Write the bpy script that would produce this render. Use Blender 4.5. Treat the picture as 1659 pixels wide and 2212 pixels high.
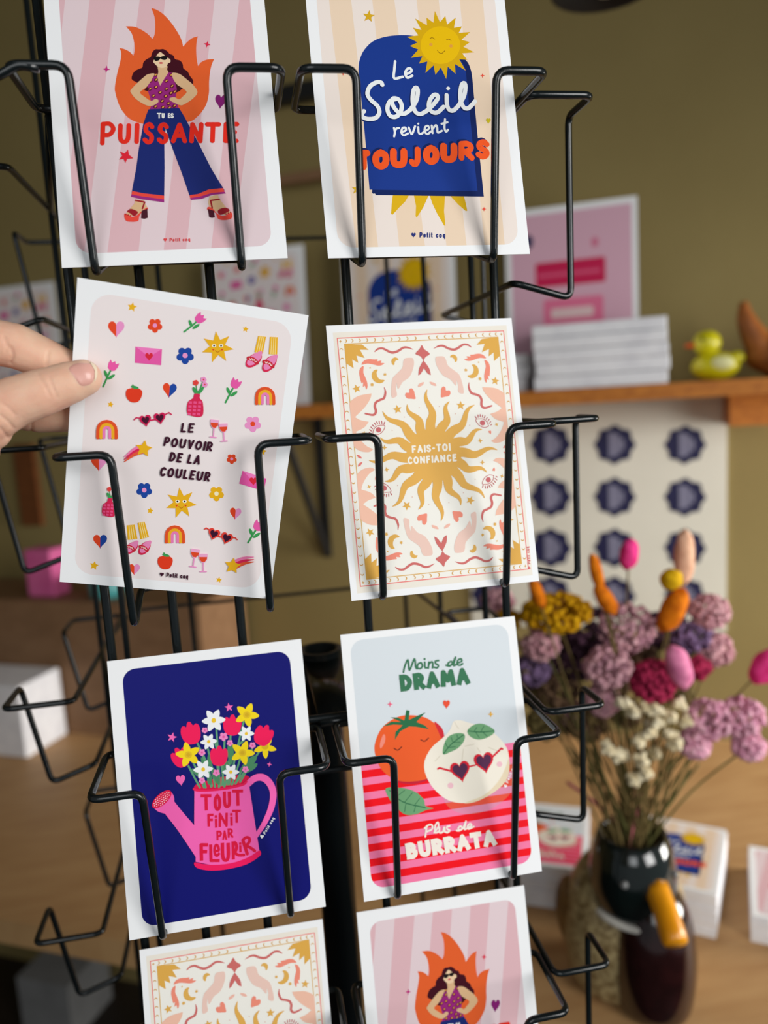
import bpy, bmesh, math, random
import numpy as np
from mathutils import Matrix, Vector
from mathutils.geometry import tessellate_polygon

for _o in list(bpy.data.objects):
    bpy.data.objects.remove(_o)
COL = bpy.context.scene.collection
SC = bpy.context.scene

# ------------------------------------------------------------------ camera
F = 1682.3                                   # focal length in pixels of the 1659 x 2212 frame
CX, CY = 829.5, 1106.0
RC = np.array([[0.9818547140559899, -0.1799970235162418, -0.05968577729512998],
               [-0.08425405662554072, -0.1320943530417806, -0.9876499055012427],
               [0.16988988912872519, 0.9747574844133113, -0.1448629426460147]])   # rows: right, down, forward
CP = np.array([0.023795, -0.396568, -0.069181])
cam = bpy.data.cameras.new('camera')
cam_o = bpy.data.objects.new('camera', cam)
COL.objects.link(cam_o)
cam.sensor_fit = 'VERTICAL'
cam.sensor_height = 24.0
cam.sensor_width = 18.0
cam.lens = F / 2212.0 * 24.0
cam.clip_start = 0.01
cam.clip_end = 30
_m = Matrix.Identity(4)
for _i in range(3):
    _m[_i][0], _m[_i][1], _m[_i][2], _m[_i][3] = RC[0][_i], -RC[1][_i], -RC[2][_i], CP[_i]
cam_o.matrix_world = _m
cam.dof.use_dof = True
cam.dof.focus_distance = 0.395
cam.dof.aperture_fstop = cam.lens / 6.2      # a 6.2 mm wide opening
SC.camera = cam_o

# ------------------------------------------------------------------ light and exposure
SC.view_settings.view_transform = 'Standard'
SC.view_settings.look = 'None'
SC.view_settings.gamma = 1
SC.view_settings.use_curve_mapping = False
SC.view_settings.exposure = 0.14
W = bpy.data.worlds.new('world')
SC.world = W
W.use_nodes = True
W.node_tree.nodes['Background'].inputs[0].default_value = (0.90, 0.96, 1.0, 1)
W.node_tree.nodes['Background'].inputs[1].default_value = 0.17


def area(name, loc, target, sx, sy, power, col=(1, 1, 1)):
    l = bpy.data.lights.new(name, 'AREA')
    l.shape = 'RECTANGLE'
    l.size, l.size_y = sx, sy
    l.energy = power
    l.color = col
    o = bpy.data.objects.new(name, l)
    COL.objects.link(o)
    o.location = loc
    o.rotation_euler = (Vector(target) - Vector(loc)).to_track_quat('-Z', 'Y').to_euler()
    return o


# two shop windows behind the photographer, the near one to the right
_w = area('window_or_fill_light', (1.0, -1.2, 0.12), (0.04, 0.05, -0.27), 0.75, 1.0, 8.2, (1.0, 0.99, 0.97))
_w.data.spread = math.radians(120)
_w = area('window_or_fill_light', (-0.45, -1.45, 0.25), (0.08, 0.05, -0.25), 0.8, 1.0, 1.8, (0.95, 0.98, 1.0))
_w.data.spread = math.radians(100)
# added fill light low on the right, brightening the table and the lower wall
_w = area('window_or_fill_light', (1.75, 0.10, -0.30), (0.45, 0.95, -0.48), 0.7, 0.6, 8.5, (1.0, 0.97, 0.92))
_w.data.spread = math.radians(80)


# ------------------------------------------------------------------ picture geometry
def ray(u, v):
    return RC.T @ np.array([(u - CX) / F, (v - CY) / F, 1.0])


def on_y(u, v, y):
    d = ray(u, v)
    return CP + d * ((y - CP[1]) / d[1])


def on_x(u, v, x):
    d = ray(u, v)
    return CP + d * ((x - CP[0]) / d[0])


def on_z(u, v, z):
    d = ray(u, v)
    return CP + d * ((z - CP[2]) / d[2])


FH = np.array([0.1717, 0.9851, 0.0])         # level direction the camera faces
RH = np.array([0.9851, -0.1717, 0.0])
WD = RH - 0.324 * FH
WD = WD / np.linalg.norm(WD)                 # along the back wall, to the right
WN = np.array([WD[1], -WD[0], 0.0])          # out of the wall into the room
W0 = CP + 1.532 * FH


def on_wall(u, v, off):
    d = ray(u, v)
    return CP + d * (((W0 + WN * off - CP) @ WN) / (d @ WN))


def at_d(u, v, dist):
    """point on the pixel's ray at level distance dist from the camera"""
    d = ray(u, v)
    return CP + d * (dist / (d @ FH))


def project(P):
    q = RC @ (np.asarray(P, float) - CP)
    return np.array([CX + F * q[0] / q[2], CY + F * q[1] / q[2]])


# ------------------------------------------------------------------ materials
def s2l(c):
    c = c / 255.0
    return c / 12.92 if c <= 0.04045 else ((c + 0.055) / 1.055) ** 2.4


def lin(rgb):
    return (s2l(rgb[0]), s2l(rgb[1]), s2l(rgb[2]), 1.0)


MATS = {}


def mat(name, rgb, rough=0.5, spec=0.5, noise=None, bump=None, sss=0.0, metal=0.0, coat=0.0, stretch=None):
    """procedural principled material; noise=(scale, other rgb, low, high); bump=(scale, strength, distance)"""
    if name in MATS:
        return MATS[name]
    m = bpy.data.materials.new(name)
    m.use_nodes = True
    nt = m.node_tree
    b = nt.nodes['Principled BSDF']
    b.inputs['Base Color'].default_value = lin(rgb)
    b.inputs['Roughness'].default_value = rough
    b.inputs['Specular IOR Level'].default_value = spec
    b.inputs['Metallic'].default_value = metal
    b.inputs['Coat Weight'].default_value = coat
    b.inputs['Coat Roughness'].default_value = 0.08
    if sss:
        b.inputs['Subsurface Weight'].default_value = sss
        b.inputs['Subsurface Radius'].default_value = (1.0, 0.35, 0.2)
        b.inputs['Subsurface Scale'].default_value = 0.004
    tc = nt.nodes.new('ShaderNodeTexCoord')
    mp = nt.nodes.new('ShaderNodeMapping')
    nt.links.new(tc.outputs['Object'], mp.inputs[0])
    if stretch:
        mp.inputs['Scale'].default_value = stretch
    if noise:
        n = nt.nodes.new('ShaderNodeTexNoise')
        n.inputs['Scale'].default_value = noise[0]
        n.inputs['Detail'].default_value = 5
        nt.links.new(mp.outputs[0], n.inputs['Vector'])
        r = nt.nodes.new('ShaderNodeValToRGB')
        r.color_ramp.elements[0].position = noise[2]
        r.color_ramp.elements[1].position = noise[3]
        r.color_ramp.elements[0].color = lin(rgb)
        r.color_ramp.elements[1].color = lin(noise[1])
        nt.links.new(n.outputs['Fac'], r.inputs[0])
        nt.links.new(r.outputs[0], b.inputs['Base Color'])
    if bump:
        n2 = nt.nodes.new('ShaderNodeTexNoise')
        n2.inputs['Scale'].default_value = bump[0]
        n2.inputs['Detail'].default_value = 4
        nt.links.new(mp.outputs[0], n2.inputs['Vector'])
        bp = nt.nodes.new('ShaderNodeBump')
        bp.inputs['Strength'].default_value = bump[1]
        bp.inputs['Distance'].default_value = bump[2]
        nt.links.new(n2.outputs['Fac'], bp.inputs['Height'])
        nt.links.new(bp.outputs[0], b.inputs['Normal'])
    MATS[name] = m
    return m


def ink(rgb):
    return mat('ink_%d_%d_%d' % rgb, rgb, 0.45, 0.12)


WIRE = mat('black_powder_coat', (19, 25, 27), 0.2, 0.5, bump=(900, 0.12, 0.0003))
PAPER = mat('card_paper', (246, 247, 248), 0.5, 0.2)
STOCK = mat('white_paper_stock', (240, 240, 243), 0.7, 0.2, noise=(30, (226, 226, 231), 0.4, 0.7))


# ------------------------------------------------------------------ mesh helpers
def link(name, verts, faces, mats, parent=None, fm=None, smooth=False):
    me = bpy.data.meshes.new(name)
    me.from_pydata([tuple(map(float, v)) for v in verts], [], faces)
    for m in (mats if isinstance(mats, (list, tuple)) else [mats]):
        me.materials.append(m)
    if fm is not None:
        me.polygons.foreach_set('material_index', fm)
    if smooth:
        me.polygons.foreach_set('use_smooth', [True] * len(me.polygons))
    me.update()
    o = bpy.data.objects.new(name, me)
    COL.objects.link(o)
    if parent is not None:
        o.parent = parent
    return o


def empty(name, loc=(0, 0, 0)):
    o = bpy.data.objects.new(name, None)
    o.empty_display_size = 0.02
    COL.objects.link(o)
    o.location = loc
    return o


def tag(o, label=None, cat=None, group=None, kind=None):
    if label:
        o['label'] = label
    if cat:
        o['category'] = cat
    if group:
        o['group'] = group
    if kind:
        o['kind'] = kind
    return o


class MB:
    """collects geometry for one mesh"""

    def __init__(s):
        s.v, s.f, s.m = [], [], []

    def add(s, verts, faces, mi=0):
        n = len(s.v)
        s.v += [tuple(map(float, p)) for p in verts]
        for f in faces:
            s.f.append(tuple(n + i for i in f))
            s.m.append(mi)
        return s

    def box(s, c, h, R=None, mi=0):
        c = np.array(c, float)
        P = []
        for z in (-1, 1):
            for x, y in ((-1, -1), (1, -1), (1, 1), (-1, 1)):
                q = np.array([x * h[0], y * h[1], z * h[2]])
                P.append(c + (R @ q if R is not None else q))
        return s.add(P, [(3, 2, 1, 0), (4, 5, 6, 7), (0, 1, 5, 4), (1, 2, 6, 5), (2, 3, 7, 6), (3, 0, 4, 7)], mi)

    def tube(s, pts, r, n=10, closed=False, mi=0):
        pts = [np.array(p, float) for p in pts]
        rs = r if isinstance(r, (list, tuple, np.ndarray)) else [r] * len(pts)
        N = len(pts)
        T = []
        for i in range(N):
            a = pts[i - 1] if (i or closed) else pts[i]
            b = pts[(i + 1) % N] if (i < N - 1 or closed) else pts[i]
            t = b - a
            T.append(t / (np.linalg.norm(t) + 1e-12))
        up = np.array([0, 0, 1.0]) if abs(T[0][2]) < 0.9 else np.array([0, 1.0, 0])
        V, Fc = [], []
        u = np.cross(T[0], up)
        u /= np.linalg.norm(u)
        for i in range(N):
            u = u - T[i] * (u @ T[i])
            u /= np.linalg.norm(u) + 1e-12
            w = np.cross(T[i], u)
            for k in range(n):
                a = 2 * math.pi * k / n
                V.append(pts[i] + rs[i] * (math.cos(a) * u + math.sin(a) * w))
        M = N if closed else N - 1
        for i in range(M):
            j = (i + 1) % N
            for k in range(n):
                l = (k + 1) % n
                Fc.append((i * n + k, i * n + l, j * n + l, j * n + k))
        if not closed:
            Fc.append(tuple(reversed(range(n))))
            Fc.append(tuple((N - 1) * n + k for k in range(n)))
        return s.add(V, Fc, mi)

    def ball(s, c, r, R=None, nu=12, nv=8, mi=0):
        c = np.array(c, float)
        r = np.array(r if isinstance(r, (list, tuple, np.ndarray)) else (r, r, r), float)
        V, Fc = [], []
        for i in range(1, nv):
            th = math.pi * i / nv
            for k in range(nu):
                a = 2 * math.pi * k / nu
                q = r * np.array([math.sin(th) * math.cos(a), math.sin(th) * math.sin(a), math.cos(th)])
                V.append(c + (R @ q if R is not None else q))
        for z in (r[2], -r[2]):
            q = np.array([0, 0, z])
            V.append(c + (R @ q if R is not None else q))
        t, b = len(V) - 2, len(V) - 1
        for i in range(nv - 2):
            for k in range(nu):
                l = (k + 1) % nu
                Fc.append((i * nu + k, (i + 1) * nu + k, (i + 1) * nu + l, i * nu + l))
        for k in range(nu):
            l = (k + 1) % nu
            Fc.append((t, k, l))
            Fc.append((b, (nv - 2) * nu + l, (nv - 2) * nu + k))
        return s.add(V, Fc, mi)

    def lathe(s, prof, c=(0, 0, 0), n=32, sy=1.0, mi=0):
        c = np.array(c, float)
        V, Fc = [], []
        for (r, z) in prof:
            for k in range(n):
                a = 2 * math.pi * k / n
                V.append(c + np.array([r * math.cos(a), sy * r * math.sin(a), z]))
        for i in range(len(prof) - 1):
            for k in range(n):
                l = (k + 1) % n
                Fc.append((i * n + k, i * n + l, (i + 1) * n + l, (i + 1) * n + k))
        Fc.append(tuple(reversed(range(n))))
        Fc.append(tuple((len(prof) - 1) * n + k for k in range(n)))
        return s.add(V, Fc, mi)

    def build(s, name, mats, parent=None, smooth=False):
        return link(name, s.v, s.f, mats, parent, s.m, smooth)


def catmull(p, n=6, closed=False):
    p = [np.array(q, float) for q in p]
    if len(p) < 3:
        return p
    out = []
    N = len(p)
    for i in range(N if closed else N - 1):
        if closed:
            a, b, c, d = p[i - 1], p[i], p[(i + 1) % N], p[(i + 2) % N]
        else:
            b, c = p[i], p[i + 1]
            a = p[i - 1] if i else 2 * b - c
            d = p[i + 2] if i + 2 < N else 2 * c - b
        for k in range(n):
            t = k / n
            out.append(0.5 * (2 * b + (c - a) * t + (2 * a - 5 * b + 4 * c - d) * t * t + (3 * b - a - 3 * c + d) * t ** 3))
    if not closed:
        out.append(p[-1])
    return out


def fillet(pts, r, closed=False, n=5):
    """round the corners of a bent wire"""
    pts = [np.array(p, float) for p in pts]
    out = []
    N = len(pts)
    for i in range(N):
        if not closed and i in (0, N - 1):
            out.append(pts[i])
            continue
        a, b, c = pts[i - 1], pts[i], pts[(i + 1) % N]
        la, lc = np.linalg.norm(a - b), np.linalg.norm(c - b)
        d = min(r, la * 0.45, lc * 0.45)
        p, q = b + (a - b) / la * d, b + (c - b) / lc * d
        for k in range(n + 1):
            t = k / n
            out.append((1 - t) ** 2 * p + 2 * t * (1 - t) * b + t * t * q)
    return out


def rotm(ax, a):
    return np.array(Matrix.Rotation(a, 3, ax))
# ------------------------------------------------------------------ printed cards
CW, CH, CT = 0.105, 0.148, 0.0004


def card_matrix(x, y, z, tilt, roll, yaw):
    return np.array(Matrix.Rotation(yaw, 3, 'Z') @ Matrix.Rotation(-tilt, 3, 'X') @ Matrix.Rotation(roll, 3, 'Y')), np.array([x, y, z])


def homog(src, dst):
    A, b = [], []
    for (x, y), (u, v) in zip(src, dst):
        A.append([x, y, 1, 0, 0, 0, -u * x, -u * y])
        b.append(u)
        A.append([0, 0, 0, x, y, 1, -v * x, -v * y])
        b.append(v)
    return np.append(np.linalg.solve(np.array(A, float), np.array(b, float)), 1).reshape(3, 3)


GL = {
    'A': (1.0, [[(0, 0), (.5, 1), (1, 0)], [(.2, .34), (.8, .34)]]),
    'B': (.9, [[(0, 0), (0, 1)], ['s', (0, 1), (.55, 1), (.85, .78), (.55, .54), (0, .53)], ['s', (0, .53), (.65, .52), (1, .27), (.65, 0), (0, 0)]]),
    'C': (.9, [['s', (.97, .84), (.62, 1), (.2, .86), (0, .5), (.2, .12), (.62, 0), (1, .17)]]),
    'D': (.95, [[(0, 0), (0, 1)], ['s', (0, 1), (.6, .93), (1, .5), (.6, .05), (0, 0)]]),
    'E': (.8, [[(1, 1), (0, 1), (0, 0), (1, 0)], [(0, .52), (.82, .52)]]),
    'F': (.78, [[(1, 1), (0, 1), (0, 0)], [(0, .52), (.8, .52)]]),
    'I': (.22, [[(.5, 1), (.5, 0)]]),
    'J': (.7, [['s', (.9, 1), (.9, .35), (.7, .06), (.35, 0), (0, .16)]]),
    'L': (.75, [[(0, 1), (0, 0), (1, 0)]]),
    'M': (1.15, [[(0, 0), (.12, 1), (.5, .3), (.88, 1), (1, 0)]]),
    'N': (1.0, [[(0, 0), (0.05, 1), (.95, 0), (1, 1)]]),
    'O': (1.0, [['s', (.5, 1), (.12, .82), (0, .5), (.12, .16), (.5, 0), (.88, .16), (1, .5), (.88, .82), (.5, 1)]]),
    'P': (.85, [[(0, 0), (0, 1)], ['s', (0, 1), (.65, 1), (1, .74), (.65, .45), (0, .42)]]),
    'R': (.9, [[(0, 0), (0, 1)], ['s', (0, 1), (.6, 1), (.92, .75), (.6, .47), (0, .45)], [(.35, .45), (1, 0)]]),
    'S': (.85, [['s', (.95, .86), (.6, 1), (.15, .9), (.1, .66), (.5, .5), (.92, .34), (.88, .1), (.45, 0), (0, .14)]]),
    'T': (.9, [[(0, 1), (1, 1)], [(.5, 1), (.5, 0)]]),
    'U': (.95, [['s', (0, 1), (0, .38), (.15, .08), (.5, 0), (.85, .08), (1, .38), (1, 1)]]),
    'V': (.95, [[(0, 1), (.5, 0), (1, 1)]]),
    '-': (.5, [[(0, .45), (1, .45)]]),
    'i': (.25, [[(.5, .62), (.5, 0)], [(.5, .96), (.5, .95)]]),
    'e': (.75, [['s', (.05, .42), (.95, .48), (.9, .8), (.5, 1), (.1, .8), (0, .4), (.2, .08), (.6, 0), (.98, .15)]]),
    'P2': (.75, [[(.1, 0), (.1, 1)], ['s', (.1, 1), (.7, 1), (1, .72), (.7, .42), (.3, .42)]]),
    'e2': (.6, [['s', (.05, .36), (.95, .38), (.7, .66), (.3, .66), (0, .34), (.3, 0), (.95, .12)]]),
    't2': (.42, [[(.4, .95), (.4, .1), (.9, 0)], [(0, .66), (.9, .66)]]),
    'i2': (.22, [[(.5, .64), (.5, 0)], [(.5, .93), (.5, .92)]]),
    'c2': (.58, [['s', (.95, .55), (.5, .66), (0, .34), (.4, 0), (.95, .1)]]),
    'o2': (.66, [['s', (.5, .66), (.08, .5), (.08, .14), (.5, 0), (.92, .14), (.92, .5), (.5, .66)]]),
    'q2': (.66, [['s', (.9, .6), (.4, .66), (.05, .34), (.35, .02), (.9, .12)], [(.9, .66), (.9, -.3)]]),
}


class Art:
    """flat printed artwork as thin inked faces on the front of one card; shapes are given in picture pixels"""

    def __init__(s, quad):
        s.H = homog(quad, [(0, 0), (105, 0), (105, 148), (0, 148)])
        s.layers = []
        s.crop(0, 0, 1)
        s.mirror = None

    def crop(s, x0, y0, k):
        s.c = (x0, y0, k)

    def mm(s, p):
        x, y = s.c[0] + p[0] / s.c[2], s.c[1] + p[1] / s.c[2]
        q = s.H @ np.array([x, y, 1.0])
        return np.array([q[0] / q[2], q[1] / q[2]])

    def sc(s, p):
        """mm per picture pixel near p"""
        a = s.mm(p)
        return 0.5 * (np.linalg.norm(s.mm((p[0] + 10, p[1])) - a) + np.linalg.norm(s.mm((p[0], p[1] + 10)) - a)) / 10

    # everything below works in card millimetres
    def raw(s, pts, col):
        outs = [pts]
        if s.mirror:
            outs = []
            for fx in s.mirror[0]:
                for fy in s.mirror[1]:
                    outs.append([np.array([105 - p[0] if fx else p[0], 148 - p[1] if fy else p[1]]) for p in pts])
        tris_v, tris_f = [], []
        for q in outs:
            q = [np.array(p, float) for p in q]
            t = tessellate_polygon([[Vector((p[0], p[1], 0)) for p in q]])
            n = len(tris_v)
            tris_v += q
            for a, b, c in t:
                ar = (q[b][0] - q[a][0]) * (q[c][1] - q[a][1]) - (q[b][1] - q[a][1]) * (q[c][0] - q[a][0])
                tris_f.append((n + a, n + b, n + c) if ar > 0 else (n + a, n + c, n + b))
        s.layers.append((tris_v, tris_f, col))

    def multi(s, polys, col):
        """several convex faces of one ink in one layer"""
        V, Fc = [], []
        fl = s.mirror or ((0,), (0,))
        for fx in fl[0]:
            for fy in fl[1]:
                for q in polys:
                    n = len(V)
                    q = [np.array([105 - p[0] if fx else p[0], 148 - p[1] if fy else p[1]]) for p in q]
                    ar = sum(q[i - 1][0] * q[i][1] - q[i][0] * q[i - 1][1] for i in range(len(q)))
                    if ar < 0:
                        q = q[::-1]
                    V += q
                    Fc.append(tuple(range(n, n + len(q))))
        s.layers.append((V, Fc, col))

    def poly(s, pts, col):
        s.raw([s.mm(p) for p in pts], col)

    def blob(s, pts, col, n=5):
        s.raw([s.mm(p) for p in catmull(pts, n, True)], col)

    def arcs(s, col, *arcs):
        out = []
        for a in arcs:
            out += catmull(a, 5)[:-1]
        s.raw([s.mm(p) for p in out], col)

    def ribbon(s, pts, w, col, caps=True):
        """inked stroke; pts in mm, w a width or a list of widths in mm; sharp corners start a new stroke"""
        pts = [np.array(p, float) for p in pts]
        ws = list(w) if isinstance(w, (list, tuple)) else [w] * len(pts)
        if len(ws) != len(pts):
            ws = list(np.interp(np.linspace(0, 1, len(pts)), np.linspace(0, 1, len(ws)), ws))
        keep = [0] + [i for i in range(1, len(pts)) if np.linalg.norm(pts[i] - pts[i - 1]) > 1e-4]
        pts, ws = [pts[i] for i in keep], [ws[i] for i in keep]
        if len(pts) < 2:
            r = ws[0] / 2
            s.raw([pts[0] + r * np.array([math.cos(a), math.sin(a)]) for a in np.linspace(0, 2 * math.pi, 13)[:-1]], col)
            return
        cuts = [0]
        for i in range(1, len(pts) - 1):
            u, v = pts[i] - pts[i - 1], pts[i + 1] - pts[i]
            if u @ v < 0.75 * np.linalg.norm(u) * np.linalg.norm(v):
                cuts.append(i)
        cuts.append(len(pts) - 1)
        for a, b in zip(cuts, cuts[1:]):
            s.strip(pts[a:b + 1], ws[a:b + 1], col, caps or a > 0, caps or b < len(pts) - 1)

    def strip(s, P, ws, col, cap0, cap1):
        n = len(P)
        P = list(P)
        if not cap0:
            P[0] = P[0] - (P[1] - P[0]) / np.linalg.norm(P[1] - P[0]) * ws[0] / 2
        if not cap1:
            P[-1] = P[-1] + (P[-1] - P[-2]) / np.linalg.norm(P[-1] - P[-2]) * ws[-1] / 2
        d = [(P[i + 1] - P[i]) / np.linalg.norm(P[i + 1] - P[i]) for i in range(n - 1)]
        V, Z, Fc = [], [], []
        for i in range(n):
            t = d[max(i - 1, 0)] + d[min(i, n - 2)]
            t /= np.linalg.norm(t)
            m = np.array([-t[1], t[0]]) * ws[i] / 2
            V += [P[i] - m, P[i] + m]
            Z += [i / (n - 1)] * 2
        for i in range(n - 1):
            Fc.append((2 * i, 2 * i + 2, 2 * i + 3, 2 * i + 1))
        for cap, i, sg in ((cap0, 0, -1), (cap1, n - 1, 1)):
            if cap and ws[i] > 0.08:
                t = d[0] if i == 0 else d[-1]
                m = np.array([-t[1], t[0]])
                r = ws[i] / 2
                k0 = len(V)
                arc = [P[i] + r * (math.cos(a) * -m * -sg * -1 + math.sin(a) * t * sg) for a in np.linspace(0, math.pi, 8)]
                V += arc
                Z += [Z[2 * i]] * len(arc)
                Fc.append(tuple(range(k0, k0 + len(arc))))
        fl = s.mirror or ((0,), (0,))
        VV, ZZ, FF = [], [], []
        for fx in fl[0]:
            for fy in fl[1]:
                k = len(VV)
                VV += [np.array([105 - p[0] if fx else p[0], 148 - p[1] if fy else p[1]]) for p in V]
                ZZ += Z
                for f in Fc:
                    q = [VV[k + i] for i in f]
                    ar = sum(q[i - 1][0] * q[i][1] - q[i][0] * q[i - 1][1] for i in range(len(q)))
                    f = tuple(k + i for i in f)
                    FF.append(f if ar > 0 else f[::-1])
        s.layers.append((VV, FF, col, ZZ))

    def line(s, pts, w, col, smooth=True, caps=True, n=5):
        k = s.sc(pts[0])
        q = [s.mm(p) for p in (catmull(pts, n) if smooth else pts)]
        s.ribbon(q, [x * k for x in w] if isinstance(w, (list, tuple)) else w * k, col, caps)

    def ell(s, c, rx, ry, col, rot=0.0, n=28):
        a = np.linspace(0, 2 * math.pi, n + 1)[:-1]
        cr, sr = math.cos(rot), math.sin(rot)
        s.poly([(c[0] + rx * math.cos(t) * cr - ry * math.sin(t) * sr, c[1] + rx * math.cos(t) * sr + ry * math.sin(t) * cr) for t in a], col)

    def star(s, c, r, col, n=5, k=0.45, rot=0.0):
        P = []
        for i in range(2 * n):
            a = rot - math.pi / 2 + math.pi * i / n
            q = r if i % 2 == 0 else r * k
            P.append((c[0] + q * math.cos(a), c[1] + q * math.sin(a)))
        s.poly(P, col)

    def heart(s, c, w, h, col, rot=0.0, half=None):
        P = []
        for i in range(33):
            t = 2 * math.pi * i / 32
            x = 16 * math.sin(t) ** 3 / 32
            y = -(13 * math.cos(t) - 5 * math.cos(2 * t) - 2 * math.cos(3 * t) - math.cos(4 * t)) / 29 - 0.08
            if half == 'l' and x > 0:
                x = 0
            if half == 'r' and x < 0:
                x = 0
            x, y = x * w, y * h
            P.append((c[0] + x * math.cos(rot) - y * math.sin(rot), c[1] + x * math.sin(rot) + y * math.cos(rot)))
        Q = [P[0]]
        for p in P[1:-1]:
            if abs(p[0] - Q[-1][0]) + abs(p[1] - Q[-1][1]) > 1e-3:
                Q.append(p)
        s.poly(Q, col)

    def flower(s, c, r, col, ccol, n=5, rot=0.0, cr=0.3, pw=0.42):
        for i in range(n):
            a = rot + 2 * math.pi * i / n
            s.ell((c[0] + 0.58 * r * math.cos(a), c[1] + 0.58 * r * math.sin(a)), r * 0.44, r * pw, col, a, 14)
        s.ell(c, r * 0.5, r * 0.5, col, 0, 14)
        s.ell(c, r * cr, r * cr, ccol, 0, 14)

    def petals(s, c, r, col, n=6, rot=0.0, wid=0.27):
        for i in range(n):
            a = rot + 2 * math.pi * i / n
            P = [(0.05, -wid * .5), (.35, -wid), (.7, -wid * .85), (1, 0), (.7, wid * .85), (.35, wid), (.05, wid * .5)]
            s.blob([(c[0] + r * (x * math.cos(a) - y * math.sin(a)), c[1] + r * (x * math.sin(a) + y * math.cos(a))) for x, y in P], col, 3)

    def glyph(s, ch, box, w, col, off=(0, 0), shear=0.0, caps=True):
        """box (xl, xr, yt, yb) in picture pixels; w stroke width in pixels"""
        xl, xr, yt, yb = box
        for st in GL[ch][1]:
            sm = st[0] == 's'
            P = []
            for (x, y) in (st[1:] if sm else st):
                px = xl + w / 2 + x * max(xr - xl - w, 0.01) + shear * (y - .5) * (yb - yt)
                py = yb - w / 2 - y * (yb - yt - w)
                P.append((px + off[0], py + off[1]))
            s.line(P, w, col, sm, caps)

    def text(s, txt, p0, p1, h, w, col, gap=0.22, small=False, shear=0.0, spc=0.4, caps=True):
        """lettering along the base line p0 - p1, cap height h pixels"""
        p0, p1 = np.array(p0, float), np.array(p1, float)
        L = np.linalg.norm(p1 - p0)
        d = (p1 - p0) / L
        up = np.array([d[1], -d[0]])
        keys = [(c + '2' if small else c) for c in txt]
        tot = sum(spc if c in (' ', ' 2') else GL[c][0] for c in keys) + gap * (len(keys) - 1)
        u = L / tot
        x = 0.0
        for c in keys:
            if c in (' ', ' 2'):
                x += spc + gap
                continue
            cw = GL[c][0] * u
            for st in GL[c][1]:
                sm = st[0] == 's'
                P = []
                for (gx, gy) in (st[1:] if sm else st):
                    q = p0 + d * (x * u + w / 2 + gx * max(cw - w, 0.01) + shear * gy * h) + up * (w / 2 + gy * (h - w))
                    P.append(tuple(q))
                s.line(P, w, col, sm, caps)
            x += GL[c][0] + gap

    def petit(s, heart_c, hs, p0, p1, h, col, rot=0.0):
        s.heart(heart_c, hs, hs * 1.05, col, rot)
        s.text('Petit coq', p0, p1, h, h * 0.2, col, gap=0.2, small=True, spc=0.35)

    @staticmethod
    def rrect(x0, y0, x1, y1, r):
        P = []
        for cx, cy, a0 in ((x1 - r, y1 - r, 0), (x0 + r, y1 - r, 90), (x0 + r, y0 + r, 180), (x1 - r, y0 + r, 270)):
            for k in range(9):
                a = math.radians(a0 + 90 * k / 8)
                P.append(np.array([cx + r * math.cos(a), cy + r * math.sin(a)]))
        return P

    @staticmethod
    def clip(P, a, b):
        """keep the part of convex P left of the line a -> b"""
        out = []
        d = b - a
        sd = [d[0] * (p[1] - a[1]) - d[1] * (p[0] - a[0]) for p in P]
        for i in range(len(P)):
            j = (i + 1) % len(P)
            if sd[i] >= 0:
                out.append(P[i])
            if (sd[i] >= 0) != (sd[j] >= 0):
                t = sd[i] / (sd[i] - sd[j])
                out.append(P[i] + (P[j] - P[i]) * t)
        return out

    def build(s, name):
        mb = MB()
        mb.box((0, 0, CH / 2), (CW / 2, CT / 2, CH / 2))
        mats, idx = [PAPER], {}
        for k, lay in enumerate(s.layers):
            V, Fc, col = lay[:3]
            Z = lay[3] if len(lay) > 3 else [0.0] * len(V)
            if col not in idx:
                idx[col] = len(mats)
                mats.append(ink(col))
            y = -CT / 2 - 2e-5 - k * 2.2e-6
            mb.add([(p[0] / 1000 - CW / 2, y - 1.4e-6 * z, p[1] / 1000) for p, z in zip(V, Z)], Fc, idx[col])
        return mb.build(name, mats)


POSE = {
    'woman': (0.0, -0.00198, 0.0, 0.22522, -0.00796, -0.04021),
    'arch': (0.12506, 0.00005, 0.0001, 0.19471, 0.00649, 0.00721),
    'rays': (0.12537, 0.002, -0.17424, 0.19864, 0.00154, 0.01367),
    'can': (-0.00547, 0.00132, -0.34594, 0.19677, -0.00584, -0.0082),
    'tomato': (0.12083, 0.00043, -0.34633, 0.22788, 0.00768, 0.01325),
    'rays_low': (-0.0067, -0.00076, -0.51755, 0.20375, 0.00156, -0.00298),
    'woman_low': (0.11878, -0.00107, -0.51816, 0.20854, 0.00026, -0.01479),
    'motifs': (-0.0209, 0.0098, -0.1607, -0.16755, 0.19897, -0.00524),
}
QUAD = {
    'woman': [(134.0, 579.2), (621.5, 557.8), (565.2, -61.6), (90.4, -63.6)],
    'arch': [(708.7, 558.2), (1144.3, 548.8), (1085.2, -45.7), (654.7, -64.8)],
    'rays': [(761, 1297), (1163, 1256), (1105, 687), (703, 704)],
    'can': [(280, 2031), (704, 1958), (650, 1381), (231, 1428)],
    'tomato': [(787, 1948), (1170, 1882), (1111, 1331), (735, 1371)],
    'motifs': [(133, 1259), (578, 1294), (667, 680), (167, 598)],
}


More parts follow.
